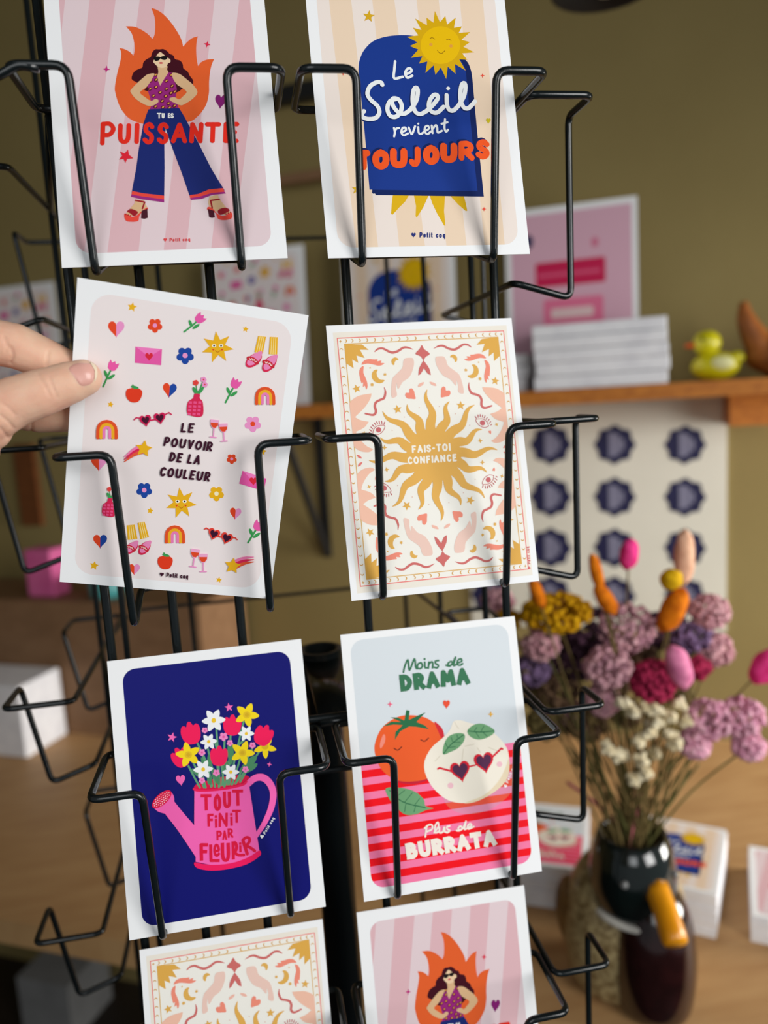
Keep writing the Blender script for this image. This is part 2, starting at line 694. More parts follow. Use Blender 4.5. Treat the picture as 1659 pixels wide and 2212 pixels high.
def art_woman():
    A = Art(QUAD['woman'])
    R = A.rrect(7, 6.5, 98, 141, 7)
    A.raw(R, (231, 210, 214))
    top = [141, 194, 250, 302, 357, 410, 463.6, 517, 571]
    bot = [80, 131, 183, 233, 300, 354, 402, 456, 503]
    A.crop(0, 0, 1)
    for i in (-1, 1, 3, 5, 7):
        if i < 0:
            a0, a1, b0, b1 = 88, 30, top[0], bot[0]
        else:
            a0, a1, b0, b1 = top[i], bot[i], top[i + 1], bot[i + 1]
        P = A.clip(R, A.mm((a0, 0)), A.mm((a1, 540)))
        P = A.clip(P, A.mm((b1, 540)), A.mm((b0, 0)))
        if len(P) > 2:
            A.multi([P], (226, 184, 190))
    A.crop(230, 0, 6.636)
    FL = (232, 98, 46)
    A.arcs(FL, [(643, 118), (740, 155), (850, 240), (950, 360), (1040, 500), (1080, 590), (1100, 672)],
           [(1100, 672), (1160, 605), (1230, 550), (1310, 524)], [(1310, 524), (1295, 600), (1287, 700), (1292, 820), (1312, 952)],
           [(1312, 952), (1360, 895), (1440, 860), (1545, 850)],
           [(1545, 850), (1510, 930), (1485, 1040), (1472, 1180), (1470, 1330), (1440, 1480), (1380, 1590), (1300, 1680), (1183, 1750), (860, 1800),
            (543, 1782), (352, 1718), (240, 1610), (170, 1480), (128, 1330), (122, 1250), (150, 1080), (195, 900), (212, 800), (207, 740), (187, 692)],
           [(187, 692), (260, 708), (330, 745), (388, 802)], [(388, 802), (405, 720), (395, 600), (360, 480), (280, 382)],
           [(280, 382), (400, 388), (500, 430), (590, 490), (660, 562)], [(660, 562), (690, 500), (700, 380), (690, 250), (643, 118)])
    A.blob([(700, 712), (760, 712), (820, 708), (880, 745), (905, 775), (960, 800), (985, 850), (1060, 875), (1095, 930), (1105, 985), (1165, 1030),
            (1195, 1090), (1240, 1150), (1243, 1200), (1225, 1235), (1100, 1270), (1005, 1330), (800, 1350), (600, 1320), (535, 1295), (445, 1195),
            (370, 1150), (365, 1100), (400, 1030), (470, 990), (515, 970), (530, 900), (580, 850), (635, 820), (655, 760)], (66, 16, 30), 4)
    A.poly([(600, 1180), (480, 1330), (600, 1470), (680, 1480), (650, 1330)], FL)
    A.poly([(1000, 1330), (1150, 1325), (1090, 1390), (1040, 1430), (985, 1430)], FL)
    A.poly([(540, 1295), (590, 1240), (620, 1320), (590, 1312)], (66, 16, 30))
    SK = (222, 182, 138)
    A.blob([(745, 950), (870, 950), (870, 1000), (890, 1050), (850, 1140), (770, 1245), (725, 1120), (745, 1040)], SK, 4)
    A.blob([(720, 800), (770, 752), (825, 790), (875, 830), (915, 858), (916, 898), (882, 915), (860, 960), (800, 978), (740, 962), (700, 925), (672, 890), (690, 850)], (238, 206, 168), 4)
    A.blob([(680, 818), (745, 815), (775, 822), (815, 807), (872, 812), (872, 840), (845, 864), (800, 860), (775, 842), (755, 868), (710, 882), (684, 858)], (24, 20, 22), 4)
    A.ell((783, 908), 30, 13, (205, 66, 80))
    A.poly([(680, 1062), (725, 1055), (735, 1150), (770, 1232), (820, 1150), (890, 1045), (940, 1045), (960, 1130), (1000, 1230), (1010, 1290), (995, 1400),
            (1020, 1500), (1042, 1572), (618, 1572), (640, 1530), (638, 1450), (600, 1320), (585, 1200), (635, 1120)], (154, 40, 124))
    for x, y in ((705, 1080), (632, 1165), (712, 1150), (860, 1165), (932, 1080), (710, 1255), (625, 1280), (860, 1280), (940, 1240), (770, 1330), (675, 1380),
                 (850, 1385), (925, 1340), (980, 1320), (800, 1455), (890, 1490), (705, 1535), (810, 1545), (975, 1525), (905, 1550)):
        A.ell((x, y), 31, 25, (92, 20, 46), -0.5, 12)
        A.ell((x + 3, y - 3), 20, 10, (236, 168, 78), -0.7, 8)
    A.blob([(690, 1062), (600, 1070), (540, 1110), (440, 1200), (350, 1295), (352, 1335), (430, 1430), (560, 1510), (650, 1525), (735, 1480), (745, 1440),
            (700, 1425), (640, 1452), (560, 1402), (482, 1330), (580, 1250), (655, 1135)], SK, 4)
    A.blob([(940, 1055), (1010, 1055), (1070, 1080), (1160, 1150), (1240, 1220), (1306, 1325), (1240, 1420), (1120, 1500), (1060, 1515), (970, 1478), (908, 1440),
            (915, 1410), (980, 1400), (1040, 1430), (1095, 1390), (1150, 1325), (1090, 1270), (1010, 1215), (955, 1130)], SK, 4)
    A.star((1445, 640), 50, (222, 42, 74), 4, .36, .2)
    A.crop(0, 0, 2.592)
    A.star((597, 390), 21, (196, 40, 128), 4, .36, .1)
    A.heart((1236, 573), 64, 80, (132, 32, 112), .1)
    A.crop(200, 230, 5.184)
    NV = (28, 42, 112)
    A.poly([(628, 36), (970, 22), (1030, 120), (1200, 440), (1330, 700), (1480, 945), (1300, 960), (1095, 1025), (1000, 750), (880, 430), (820, 250), (805, 430),
            (808, 700), (803, 1030), (600, 1010), (438, 975), (490, 700), (520, 480), (570, 200), (600, 110)], NV)
    RD, PU = (236, 74, 62), (158, 44, 128)
    A.poly([(447, 950), (560, 975), (803, 1003), (803, 1048), (560, 1016), (435, 992)], RD)
    A.poly([(437, 988), (560, 1012), (803, 1045), (803, 1077), (560, 1045), (430, 1015)], PU)
    A.poly([(1088, 998), (1180, 985), (1300, 935), (1462, 918), (1480, 962), (1330, 978), (1200, 1018), (1095, 1034)], RD)
    A.poly([(1095, 1030), (1200, 1014), (1330, 974), (1480, 958), (1492, 978), (1340, 995), (1220, 1040), (1100, 1052)], PU)
    A.poly([(480, 1046), (575, 1058), (612, 1130), (600, 1155), (500, 1215), (440, 1232), (370, 1212), (420, 1150), (470, 1090)], SK)
    A.blob([(365, 1200), (440, 1240), (500, 1220), (545, 1180), (612, 1135), (618, 1155), (560, 1178), (525, 1235), (512, 1285), (440, 1295), (380, 1285), (358, 1245)], RD, 4)
    A.poly([(550, 1172), (615, 1148), (620, 1250), (585, 1262), (545, 1255)], (74, 24, 40))
    A.line([(482, 1056), (585, 1075), (560, 1148)], 18, (160, 30, 42), False)
    A.blob([(388, 1180), (430, 1150), (510, 1185), (470, 1232), (420, 1200)], (160, 30, 42), 4)
    A.poly([(1310, 1012), (1400, 992), (1422, 1040), (1500, 1140), (1552, 1190), (1480, 1222), (1400, 1185), (1310, 1135), (1296, 1080)], SK)
    A.blob([(1292, 1130), (1340, 1142), (1400, 1205), (1470, 1230), (1555, 1192), (1562, 1250), (1500, 1275), (1410, 1265), (1375, 1195), (1290, 1165)], RD, 4)
    A.poly([(1293, 1150), (1360, 1172), (1370, 1245), (1335, 1252), (1305, 1240)], (74, 24, 40))
    A.line([(1420, 1043), (1322, 1058), (1340, 1140)], 18, (160, 30, 42), False)
    A.blob([(1405, 1165), (1490, 1137), (1535, 1172), (1430, 1218)], (160, 30, 42), 4)
    for x in (375, 400, 425, 1495, 1520, 1545):
        A.ell((x, 1212 + (x - 375) * .3 if x < 1000 else 1208 - (x - 1495) * .4), 9, 9, (180, 40, 40), 0, 8)
    LT = (232, 46, 32)
    for ch, b in (('P', (90, 258, 176, 442)), ('U', (287, 430, 192, 425)), ('I', (467, 530, 185, 425)), ('S', (565, 694, 180, 432)), ('S', (725, 857, 182, 430)),
                  ('A', (882, 1062, 186, 418)), ('N', (1087, 1241, 180, 418)), ('T', (1257, 1437, 180, 415)), ('E', (1467, 1640, 178, 415))):
        A.glyph(ch, b, 50, LT, shear=.03)
    for ch, b in (('T', (722, 772, 78, 141)), ('U', (776, 808, 80, 138)), ('E', (845, 870, 80, 136)), ('S', (874, 911, 80, 137))):
        A.glyph(ch, b, 14, (244, 244, 240))
    A.poly([(398, 487), (410, 545), (458, 585), (390, 592), (370, 636), (350, 592), (297, 600), (335, 555), (308, 508), (362, 532)], (226, 38, 56))
    A.petit((815, 1500), 38, (864, 1518), (1096, 1512), 40, (226, 72, 74))
    return A.build('postcard')


def art_arch():
    A = Art(QUAD['arch'])
    R = A.rrect(5.5, 5.2, 99.6, 142.5, 8)
    A.raw(R, (242, 229, 220))
    A.crop(600, 0, 2.304)
    for t0, t1, b0, b1 in ((255, 365, 390, 499), (470, 580, 605, 733), (690, 800, 840, 940), (905, 1020, 1030, 1130), (30, 145, 170, 290)):
        P = A.clip(R, A.mm((t0, 0)), A.mm((b0, 1230)))
        P = A.clip(P, A.mm((b1, 1230)), A.mm((t1, 0)))
        if len(P) > 2:
            A.multi([P], (240, 215, 188))
    A.crop(700, 280, 3.687)
    YL = (226, 180, 22)
    for q in ([(547, 525), (675, 525), (645, 575), (595, 625), (545, 680), (533, 672), (538, 600)], [(715, 525), (832, 525), (790, 620), (738, 702), (728, 690), (732, 610)],
              [(840, 525), (963, 525), (955, 650), (966, 766), (955, 765), (900, 670), (862, 590)], [(1000, 525), (1112, 525), (1128, 590), (1140, 648), (1128, 650), (1070, 600)]):
        A.poly(q, YL)
    A.crop(760, 10, 5.352)
    DK, BL = (16, 36, 94), (26, 58, 142)
    A.arcs(DK, [(277, 2204), (260, 2000), (700, 420)], [(700, 420), (1100, 500), (1220, 570), (1330, 660), (1375, 760), (1392, 850)], [(1392, 850), (1455, 1540), (1525, 2222)], [(1525, 2222), (277, 2204)])
    A.arcs(BL, [(204, 2142), (140, 1400), (76, 760)], [(76, 760), (88, 650), (140, 530), (240, 430), (370, 378), (530, 357), (700, 362), (900, 400), (1080, 480), (1220, 600), (1300, 720), (1320, 810)],
           [(1320, 810), (1385, 1500), (1452, 2159)], [(1452, 2159), (204, 2142)])
    T = [(958, 78), (1018, 207), (1080, 133), (1100, 235), (1200, 152), (1180, 272), (1272, 255), (1235, 330), (1367, 320), (1268, 410), (1365, 437), (1290, 490), (1415, 555), (1275, 567),
         (1335, 642), (1240, 635), (1315, 765), (1190, 690), (1198, 805), (1108, 720), (1090, 862), (1028, 730), (965, 815), (945, 705), (850, 793), (872, 660), (775, 685), (815, 600),
         (682, 618), (768, 522), (670, 482), (760, 440), (635, 375), (768, 358), (705, 270), (805, 297), (730, 163), (868, 243), (862, 153), (943, 213)]
    A.poly(T, (218, 172, 16))
    A.ell((1023, 472), 228, 217, (236, 190, 10), 0, 40)
    BR = (140, 102, 12)
    A.line([(902, 395), (928, 385), (957, 402)], 7, BR)
    A.line([(1093, 410), (1118, 402), (1147, 418)], 7, BR)
    A.line([(987, 530), (1008, 558), (1040, 566), (1074, 536)], 7, BR)
    A.ell((913, 465), 20, 18, (226, 160, 66), 0, 12)
    A.ell((1145, 482), 20, 18, (226, 160, 66), 0, 12)
    WH = (240, 243, 243)
    so = [[(352, 930), (335, 902), (275, 905), (205, 955), (180, 1040), (225, 1110), (295, 1175), (318, 1250), (275, 1312), (195, 1325), (130, 1305), (118, 1262), (140, 1235)],
          [(515, 1092), (440, 1120), (410, 1205), (440, 1285), (505, 1300), (560, 1250), (575, 1170), (545, 1105), (490, 1085), (465, 1110), (480, 1180), (540, 1250), (610, 1262), (680, 1215)],
          [(680, 1215), (745, 1110), (762, 1000), (742, 962), (712, 1000), (702, 1120), (730, 1235), (790, 1268), (860, 1235)],
          [(860, 1235), (940, 1160), (990, 1090), (985, 1050), (945, 1050), (900, 1110), (890, 1190), (930, 1245), (990, 1248), (1060, 1185)],
          [(1095, 1050), (1098, 1150), (1122, 1215), (1170, 1228), (1230, 1175)],
          [(1230, 1175), (1295, 1060), (1312, 950), (1297, 910), (1265, 945), (1252, 1080), (1288, 1185), (1340, 1203), (1395, 1155), (1422, 1122)]]
    for st in so:
        A.line([(x - 10, y + 10) for x, y in st], 52, DK)
    for st in so:
        A.line(st, 48, WH)
    A.ell((1112, 972), 22, 21, WH)
    for st in ([(500, 660), (490, 760), (490, 855), (588, 838)], [(620, 812), (685, 778), (680, 745), (645, 745), (616, 795), (640, 848), (698, 825)]):
        A.line(st, 29, WH)
    for st in ([(487, 1430), (496, 1480), (488, 1528)], [(494, 1468), (515, 1437), (545, 1430)], [(568, 1482), (622, 1456), (618, 1426), (585, 1432), (572, 1482), (600, 1514), (648, 1492)],
               [(657, 1425), (692, 1500), (730, 1410)], [(766, 1420), (772, 1485), (800, 1498), (835, 1472)], [(835, 1470), (888, 1438), (878, 1405), (846, 1422), (842, 1470), (872, 1500), (912, 1470)],
               [(922, 1402), (932, 1488)], [(930, 1445), (968, 1398), (985, 1425), (992, 1482), (1040, 1462)], [(1076, 1328), (1070, 1430), (1088, 1472), (1110, 1450)], [(1036, 1382), (1104, 1364)]):
        A.line(st, 24, WH)
    A.ell((767, 1380), 12, 12, WH, 0, 12)
    A.star((195, 140), 72, (220, 172, 34), 5, .42, .12)
    A.star((1510, 825), 29, (236, 82, 62), 4, .36)
    A.heart((1577, 1350), 54, 66, (206, 188, 34))
    A.crop(700, 280, 3.687)
    tj = (('T', (258, 368, 162, 325)), ('O', (384, 520, 158, 322)), ('U', (525, 662, 150, 310)), ('J', (674, 772, 138, 300)), ('O', (787, 918, 124, 284)),
          ('U', (924, 1060, 108, 268)), ('R', (1070, 1198, 94, 250)), ('S', (1206, 1320, 80, 240)))
    for ch, b in tj:
        A.glyph(ch, b, 46 if ch in 'RSJ' else 54, DK, (-14, -14))
    for ch, b in tj:
        A.glyph(ch, b, 46 if ch in 'RSJ' else 54, (246, 90, 36))
    A.star((262, 478), 44, (222, 178, 34), 5, .42, .1)
    A.star((1273, 635), 18, (236, 82, 62), 4, .36)
    A.petit((712, 843), 36, (758, 862), (966, 864), 42, (40, 52, 124))
    A.crop(600, 0, 2.304)
    A.star((325, 362), 17, (236, 82, 62), 4, .36)
    return A.build('postcard')


def art_motifs():
    A = Art(QUAD['motifs'])
    A.raw(A.rrect(6.6, 5.2, 98.4, 142.8, 9), (243, 232, 231))
    A.crop(0, 580, 2.37)
    YE, RE, PK, MG, GR, BL, PL = (240, 182, 32), (234, 74, 38), (240, 152, 204), (236, 92, 170), (62, 160, 86), (30, 72, 162), (62, 22, 42)
    for x, y, r in ((677, 197, 26), (1257, 311, 17), (568, 704, 17), (770, 1248, 17), (488, 1527, 24), (1115, 1597, 16), (1340, 943, 22)):
        A.star((x, y), r, YE, 5, .5, .2)
    for x, y, w, h, c1, c2, r in ((596, 315, 84, 88, RE, PK, 0), (868, 632, 72, 78, RE, BL, .1), (510, 1008, 80, 84, RE, PK, 0), (1200, 1263, 58, 62, RE, PK, .1),
                                  (518, 1406, 70, 72, RE, BL, 0), (690, 1547, 58, 58, RE, PK, 0)):
        A.heart((x, y), w, h, c1, r, 'l')
        A.heart((x, y), w, h, c2, r, 'r')
    CR = (250, 240, 200)
    for x, y, r, c, cc in ((794, 293, 38, RE, PK), (948, 449, 45, BL, PK), (1291, 802, 42, PK, RE), (1183, 982, 26, RE, PK), (740, 1143, 40, BL, PK), (1105, 1160, 38, YE, CR)):
        A.flower((x, y), r, c, cc, 5, .3)
    for (x, y), (sx, sy) in (((1022, 258), (943, 326)), ((578, 508), (530, 612)), ((1203, 597), (1153, 692)), ((1314, 1326), (1263, 1408))):
        mx, my = x * .62 + sx * .38, y * .62 + sy * .38
        A.line([(x, y), (mx - 4, my + 6), (sx, sy)], 9, GR)
        A.ell((mx - 16, my - 2), 20, 8, GR, 1.2, 12)
        A.ell((mx + 12, my + 14), 22, 8, GR, -.6, 12)
        a = math.atan2(y - sy, x - sx)
        P = [(-22, -8), (-14, -20), (8, -26), (30, -24), (18, -10), (32, 0), (18, 10), (30, 24), (8, 26), (-14, 20), (-22, 8)]
        A.poly([(x + u * math.cos(a) - v * math.sin(a), y + u * math.sin(a) + v * math.cos(a)) for u, v in P], MG)
    for q, hc in (([(695, 403), (830, 416), (826, 500), (692, 488)], (764, 457)), ([(1238, 1042), (1358, 1082), (1345, 1146), (1220, 1108)], (1292, 1097))):
        A.poly(q, MG)
        A.poly([q[0], q[1], hc], (246, 128, 196))
        A.heart(hc, 40, 42, (222, 40, 62))
    for x, y, R in ((1114, 405, 84), (926, 1208, 80)):
        P = []
        for i in range(14):
            a = -math.pi / 2 + math.pi * i / 7 - .1
            r = R if i % 2 == 0 else R * .48
            P.append((x + r * math.cos(a), y + r * math.sin(a)))
        A.poly(P, YE)
        for dx in (-18, 18):
            A.ell((x + dx, y - 8), 11, 8, (252, 246, 226), 0, 12)
            A.ell((x + dx, y - 8), 5, 5, (40, 40, 40), 0, 8)
            A.heart((x + dx * 1.25, y + 14), 11, 11, (228, 60, 40))
        A.line([(x - 12, y + 18), (x, y + 26), (x + 14, y + 18)], 3, (180, 90, 20))
    SK = (252, 226, 150)
    for q in ([(1322, 345), (1362, 350), (1345, 437), (1302, 430)], [(1382, 350), (1422, 352), (1418, 443), (1375, 440)], [(653, 1322), (692, 1318), (706, 1390), (658, 1396)], [(707, 1310), (742, 1303), (764, 1380), (722, 1392)]):
        A.poly(q, YE)
        for t in (.25, .5, .75):
            a = tuple(np.array(q[0]) * (1 - t) + np.array(q[1]) * t)
            b = tuple(np.array(q[3]) * (1 - t) + np.array(q[2]) * t)
            A.line([a, b], 4, SK, False)
    for x, y, r in ((1298, 472, -.7), (1378, 490, -.9), (676, 1436, -.7), (742, 1437, -.9)):
        A.ell((x, y), 50 if x > 1000 else 40, 28 if x > 1000 else 23, (222, 42, 84), r)
        A.ell((x + 3, y - 6), 45 if x > 1000 else 36, 22 if x > 1000 else 18, (240, 140, 190), r)
        k_ = 1.0 if x > 1000 else .8
        A.ell((x + 26 * k_, y - 30 * k_), 22 * k_, 13 * k_, (240, 140, 190), r)
        A.line([(x - 26 * k_, y - 10 * k_), (x - 2 * k_, y - 4 * k_), (x + 16 * k_, y + 14 * k_)], 21 * k_, (206, 40, 56))
        A.line([(x - 22 * k_, y - 10 * k_), (x - 16 * k_, y - 2 * k_), (x - 10 * k_, y - 9 * k_), (x - 4 * k_, y + 2 * k_), (x + 3 * k_, y - 3 * k_), (x + 8 * k_, y + 9 * k_), (x + 14 * k_, y + 6 * k_)], 3.5 * k_, (250, 228, 222))
    for x, y, r in ((688, 650, 42), (846, 1505, 38)):
        A.blob([(x - r * .9, y - r * .5), (x - r * .3, y - r * .75), (x + r * .4, y - r * .75), (x + r * .95, y - r * .4), (x + r * .9, y + r * .3), (x + r * .45, y + r * .95), (x - r * .4, y + r * .95), (x - r * .95, y + r * .3)], (230, 62, 34))
        A.ell((x + 4, y - r * .85), r * .5, r * .18, GR, .25, 12)
        A.line([(x, y - r * .7), (x - 6, y - r * 1.15)], 6, GR)
    for x, y, k in ((1000, 705, 1.0), (562, 1230, .8)):
        for dx, dy in ((42, -132), (2, -115), (48, -106)):
            A.line([(x + 12 * k, y - 50 * k), (x + dx * k, y + dy * k)], 5 * k, GR)
            A.flower((x + dx * k, y + dy * k), 15 * k, PK if dx > 10 else (232, 70, 60), (226, 60, 70), 5, 0, .3, .5)
        A.ell((x + 26 * k, y - 74 * k), 26 * k, 9 * k, GR, -.9, 12)
        A.ell((x - 2 * k, y - 74 * k), 22 * k, 9 * k, GR, 1.1, 12)
        A.blob([(x - 4 * k, y - 58 * k), (x + 22 * k, y - 56 * k), (x + 22 * k, y - 36 * k), (x + 38 * k, y - 12 * k), (x + 36 * k, y + 54 * k), (x - 10 * k, y + 58 * k), (x - 42 * k, y + 40 * k), (x - 38 * k, y - 14 * k), (x - 12 * k, y - 36 * k)], (220, 40, 84))
        for i in range(-1, 2):
            for j in range(4):
                A.poly([(x + i * 24 * k - 9 * k - j * 2, y - 20 * k + j * 20 * k), (x + i * 24 * k + 7 * k - j * 2, y - 18 * k + j * 20 * k), (x + i * 24 * k + 6 * k - j * 2, y - 6 * k + j * 20 * k), (x + i * 24 * k - 10 * k - j * 2, y - 8 * k + j * 20 * k)], (240, 84, 140))
    for x, y, k in ((1355, 660, 1.0), (551, 836, 1.06), (895, 1370, .98)):
        for r, w, c in ((43, 16, (232, 84, 40)), (28, 15, (242, 178, 40)), (14, 13, (240, 130, 190))):
            A.line([(x - r * k * 1.02, y + 36 * k)] + [(x + r * k * math.cos(a), y + r * k * math.sin(a)) for a in np.linspace(math.pi, 2 * math.pi, 9)] + [(x + r * k * 1.02, y + 36 * k)], w * k, c, False)
    for (x1, y1), (x2, y2), oc, ic in (((747, 788), (820, 776), (214, 32, 88), (72, 22, 46)), ((1090, 1367), (1154, 1388), (232, 66, 54), (60, 24, 50))):
        r = math.atan2(y2 - y1, x2 - x1)
        A.line([(x1, y1), (x2, y2)], 7, oc, False)
        A.line([(x1, y1 - 8), (x1 - 46, y1 - 18), (x1 - 58, y1 - 6)] if oc[0] < 225 else [(x1, y1 - 8), (x1 - 36, y1 - 34), (x1 - 44, y1 - 28)], 6, oc, False)
        A.line([(x2, y2 - 8), (x2 + 46, y2 - 32), (x2 + 58, y2 - 22)] if oc[0] < 225 else [(x2, y2 - 4), (x2 + 44, y2 - 6), (x2 + 54, y2 + 4)], 6, oc, False)
        for x, y in ((x1, y1), (x2, y2)):
            A.heart((x, y), 60, 62, oc, r)
            A.heart((x, y - 1), 40, 42, ic, r)
    for x, y, r in ((1096, 806, .1), (1142, 826, -.05), (995, 1466, .15), (1037, 1490, 0)):
        def T(u, v):
            return (x + u * math.cos(r) - v * math.sin(r), y + u * math.sin(r) + v * math.cos(r))
        A.line([T(0, 10), T(0, 62)], 5, PK, False)
        A.line([T(-15, 64), T(15, 64)], 6, PK, False)
        A.poly([T(-22, -26), T(22, -26), T(20, 0), T(8, 18), T(-8, 18), T(-20, 0)], (244, 172, 210))
        A.poly([T(-20, -10), T(20, -10), T(18, 2), T(7, 15), T(-7, 15), T(-18, 2)], (230, 76, 40))
    for (x, y), r, tl in (((738, 930), 44, [(640, 985), (690, 948)]), ((1185, 1524), 42, [(1290, 1492), (1240, 1500)])):
        ex, ey = tl[0]
        mx, my = tl[1]
        for o, c in ((-14, (244, 128, 178)), (0, (226, 40, 88)), (13, (236, 92, 60))):
            A.line([(x, y + o), (mx, my + o), (ex, ey + o * .9)], [22, 16, 4], c)
        A.star((x, y), r, YE, 5, .5, .15)
    A.text('LE', (924, 846), (990, 848), 50, 10.5, PL, .25, shear=.12)
    A.text('POUVOIR', (836, 916), (1082, 944), 50, 10.5, PL, .24, shear=.1)
    A.text('DE LA', (864, 994), (1020, 1012), 50, 10.5, PL, .24, shear=.1)
    A.text('COULEUR', (816, 1070), (1070, 1098), 50, 10.5, PL, .24, shear=.1)
    A.petit((829, 1569), 20, (851, 1582), (961, 1590), 24, PL, .1)
    return A.build('postcard')


def art_rays():
    A = Art(QUAD['rays'])
    A.raw([np.array(p, float) for p in ((3.4, 3.6), (101.6, 3.6), (101.6, 144), (3.4, 144))], (242, 235, 222))
    A.crop(700, 690, 6.9125)
    YE, RD, CO, PI, LP = (230, 178, 88), (212, 112, 108), (246, 146, 124), (247, 196, 172), (242, 206, 192)
    o = A.mm((190, 287))
    i = A.mm((298, 374))
    CRM = (246, 243, 234)
    A.raw([np.array(p) for p in ((o[0], 148 - o[1]), (105 - o[0], 148 - o[1]), (105 - o[0], o[1]), (o[0], o[1]))], CRM)

    def rect(q, w, c):
        x, y = q
        P = [(x, y), (105 - x, y), (105 - x, 148 - y), (x, 148 - y), (x, y)]
        A.ribbon([p for a, b in zip(P, P[1:]) for p in (np.array(a), (np.array(a) + np.array(b)) / 2 + .12)] + [np.array(P[0])], w, c)
    rect(o, .55, (240, 128, 122))
    rect(i, .5, (224, 178, 100))
    A.mirror = ((0, 1), (0, 1))
    def moon(c, r, a, col=YE):
        P = [(c[0] + r * math.cos(t), c[1] + r * math.sin(t)) for t in np.linspace(a - 1.9, a + 1.9, 9)]
        P += [(c[0] - .45 * r * math.cos(a) + .85 * r * math.cos(t), c[1] - .45 * r * math.sin(a) + .85 * r * math.sin(t)) for t in np.linspace(a + 1.25, a - 1.25, 7)]
        A.poly(P, col)
    for x in (310, 405, 515, 625, 740, 862, 990, 1108, 1226, 1348):
        moon((x, 328 - (x - 310) * .04), 28, 0, (218, 164, 80))
    for k, y in enumerate((462, 604, 740, 874, 1002, 1135, 1268, 1400, 1532, 1668, 1810, 1952, 2075)):
        moon((252 + (y - 462) * .093, y), 26, -math.pi / 2, (218, 164, 80))
    A.star((238, 335), 24, (218, 164, 80), 4, .4)
    A.poly([(297, 372), (560, 380), (662, 462), (530, 460), (602, 585), (478, 545), (507, 658), (415, 605), (437, 740), (330, 668), (310, 520)], (228, 174, 80))
    A.line([(752, 487), (800, 448), (870, 440), (950, 480), (1020, 502), (1100, 478), (1180, 428), (1250, 428), (1325, 455)], [14, 30, 32, 36, 38, 36, 34, 28, 6], RD)
    A.blob([(555, 685), (590, 625), (660, 600), (740, 605), (795, 605), (788, 632), (852, 622), (842, 655), (895, 662), (860, 690), (800, 698), (720, 680), (640, 668)], CO, 3)
    A.blob([(585, 705), (535, 740), (520, 810), (535, 890), (558, 965), (580, 950), (578, 1020), (605, 1000), (625, 1057), (645, 1020), (640, 950), (610, 870), (582, 800)], CO, 3)
    A.blob([(795, 760), (780, 800), (790, 860), (830, 905), (895, 915), (880, 945), (830, 965), (760, 945), (715, 890), (710, 820), (745, 765)], YE, 4)
    A.blob([(1105, 612), (1070, 620), (1050, 650), (1043, 690), (1015, 680), (1000, 640), (1010, 600), (1050, 573), (1090, 585)], YE, 4)
    A.star((482, 1045), 68, YE, 5, .45, -.3)
    A.star((905, 830), 30, YE, 6, .5, 0)
    A.star((713, 985), 32, YE, 8, .55, 0)
    A.star((683, 732), 17, YE, 4, .45, .4)
    A.star((1092, 1355), 70, YE, 5, .45, -.2)
    A.blob([(1175, 645), (1200, 592), (1270, 580), (1325, 592), (1338, 680), (1310, 790), (1260, 880), (1170, 945), (1120, 1030), (1098, 1045), (1085, 1000), (1078, 962),
            (1070, 1050), (1085, 1120), (1075, 1160), (1020, 1182), (1000, 1140), (1000, 1010), (1020, 890), (1080, 820), (1150, 750), (1172, 700)], LP, 4)
    A.blob([(1402, 1020), (1412, 975), (1485, 945), (1468, 992)], (246, 190, 172), 4)
    A.blob([(1362, 1197), (1300, 1196), (1240, 1190), (1208, 1150), (1218, 1108), (1268, 1105), (1268, 1060), (1300, 1038), (1335, 1072), (1350, 1130)], CO, 4)
    A.arcs(PI, [(375, 1265), (420, 1210), (520, 1150), (705, 1115)], [(705, 1115), (685, 1200), (600, 1330), (460, 1470)], [(460, 1470), (545, 1515), (665, 1540)],
           [(665, 1540), (600, 1625), (475, 1690)], [(475, 1690), (505, 1755), (560, 1830), (640, 1905), (735, 1950)], [(735, 1950), (680, 1990), (590, 1990), (510, 1962), (447, 1912)],
           [(447, 1912), (412, 1600), (375, 1265)])
    A.line([(895, 1025), (912, 1100), (890, 1185), (830, 1215), (772, 1250), (755, 1310), (772, 1390), (730, 1438), (615, 1418)], [8, 30, 36, 34, 36, 38, 38, 34, 24], RD)
    A.line([(725, 1722), (740, 1655), (790, 1605), (850, 1592), (903, 1598), (895, 1650), (850, 1708), (790, 1735), (725, 1722)], 9, (196, 92, 98))
    A.ell((812, 1660), 40, 40, (208, 108, 112), 0, 20)
    for a, b in (((672, 1700), (690, 1710)), ((680, 1656), (706, 1680)), ((698, 1618), (722, 1645)), ((722, 1588), (746, 1614)), ((750, 1558), (772, 1590)), ((783, 1540), (798, 1572)),
                 ((820, 1530), (828, 1565)), ((856, 1530), (862, 1568)), ((903, 1545), (892, 1578))):
        A.line([a, b], 13, (196, 92, 98), False)
    A.star((902, 1925), 42, YE, 4, .4, 0)
    A.star((597, 1712), 34, YE, 4, .4, .3)
    A.blob([(488, 2035), (530, 2042), (568, 2085), (522, 2080)], (236, 128, 120), 4)
    A.heart((722, 1822), 40, 64, CO, .2)
    for x, y in ((1417, 1328), (1197, 1470), (1016, 1670)):
        A.ell((x, y), 8, 8, (226, 186, 170), 0, 8)
    A.mirror = ((0,), (0, 1))
    A.blob([(1455, 390), (1492, 452), (1575, 520), (1512, 568), (1479, 617), (1438, 560), (1358, 520), (1418, 450)], RD, 3)
    A.arcs(RD, [(1479, 615), (1415, 740), (1402, 848)], [(1402, 848), (1440, 820), (1488, 738)], [(1488, 738), (1540, 815), (1590, 842)], [(1590, 842), (1565, 740), (1479, 615)])
    A.mirror = None
    c = np.array([52.5, 74.0])
    A.raw([c + np.array([15.4 * math.cos(t), 12.9 * math.sin(t)]) for t in np.linspace(0, 2 * math.pi, 49)[:-1]], (232, 178, 88))
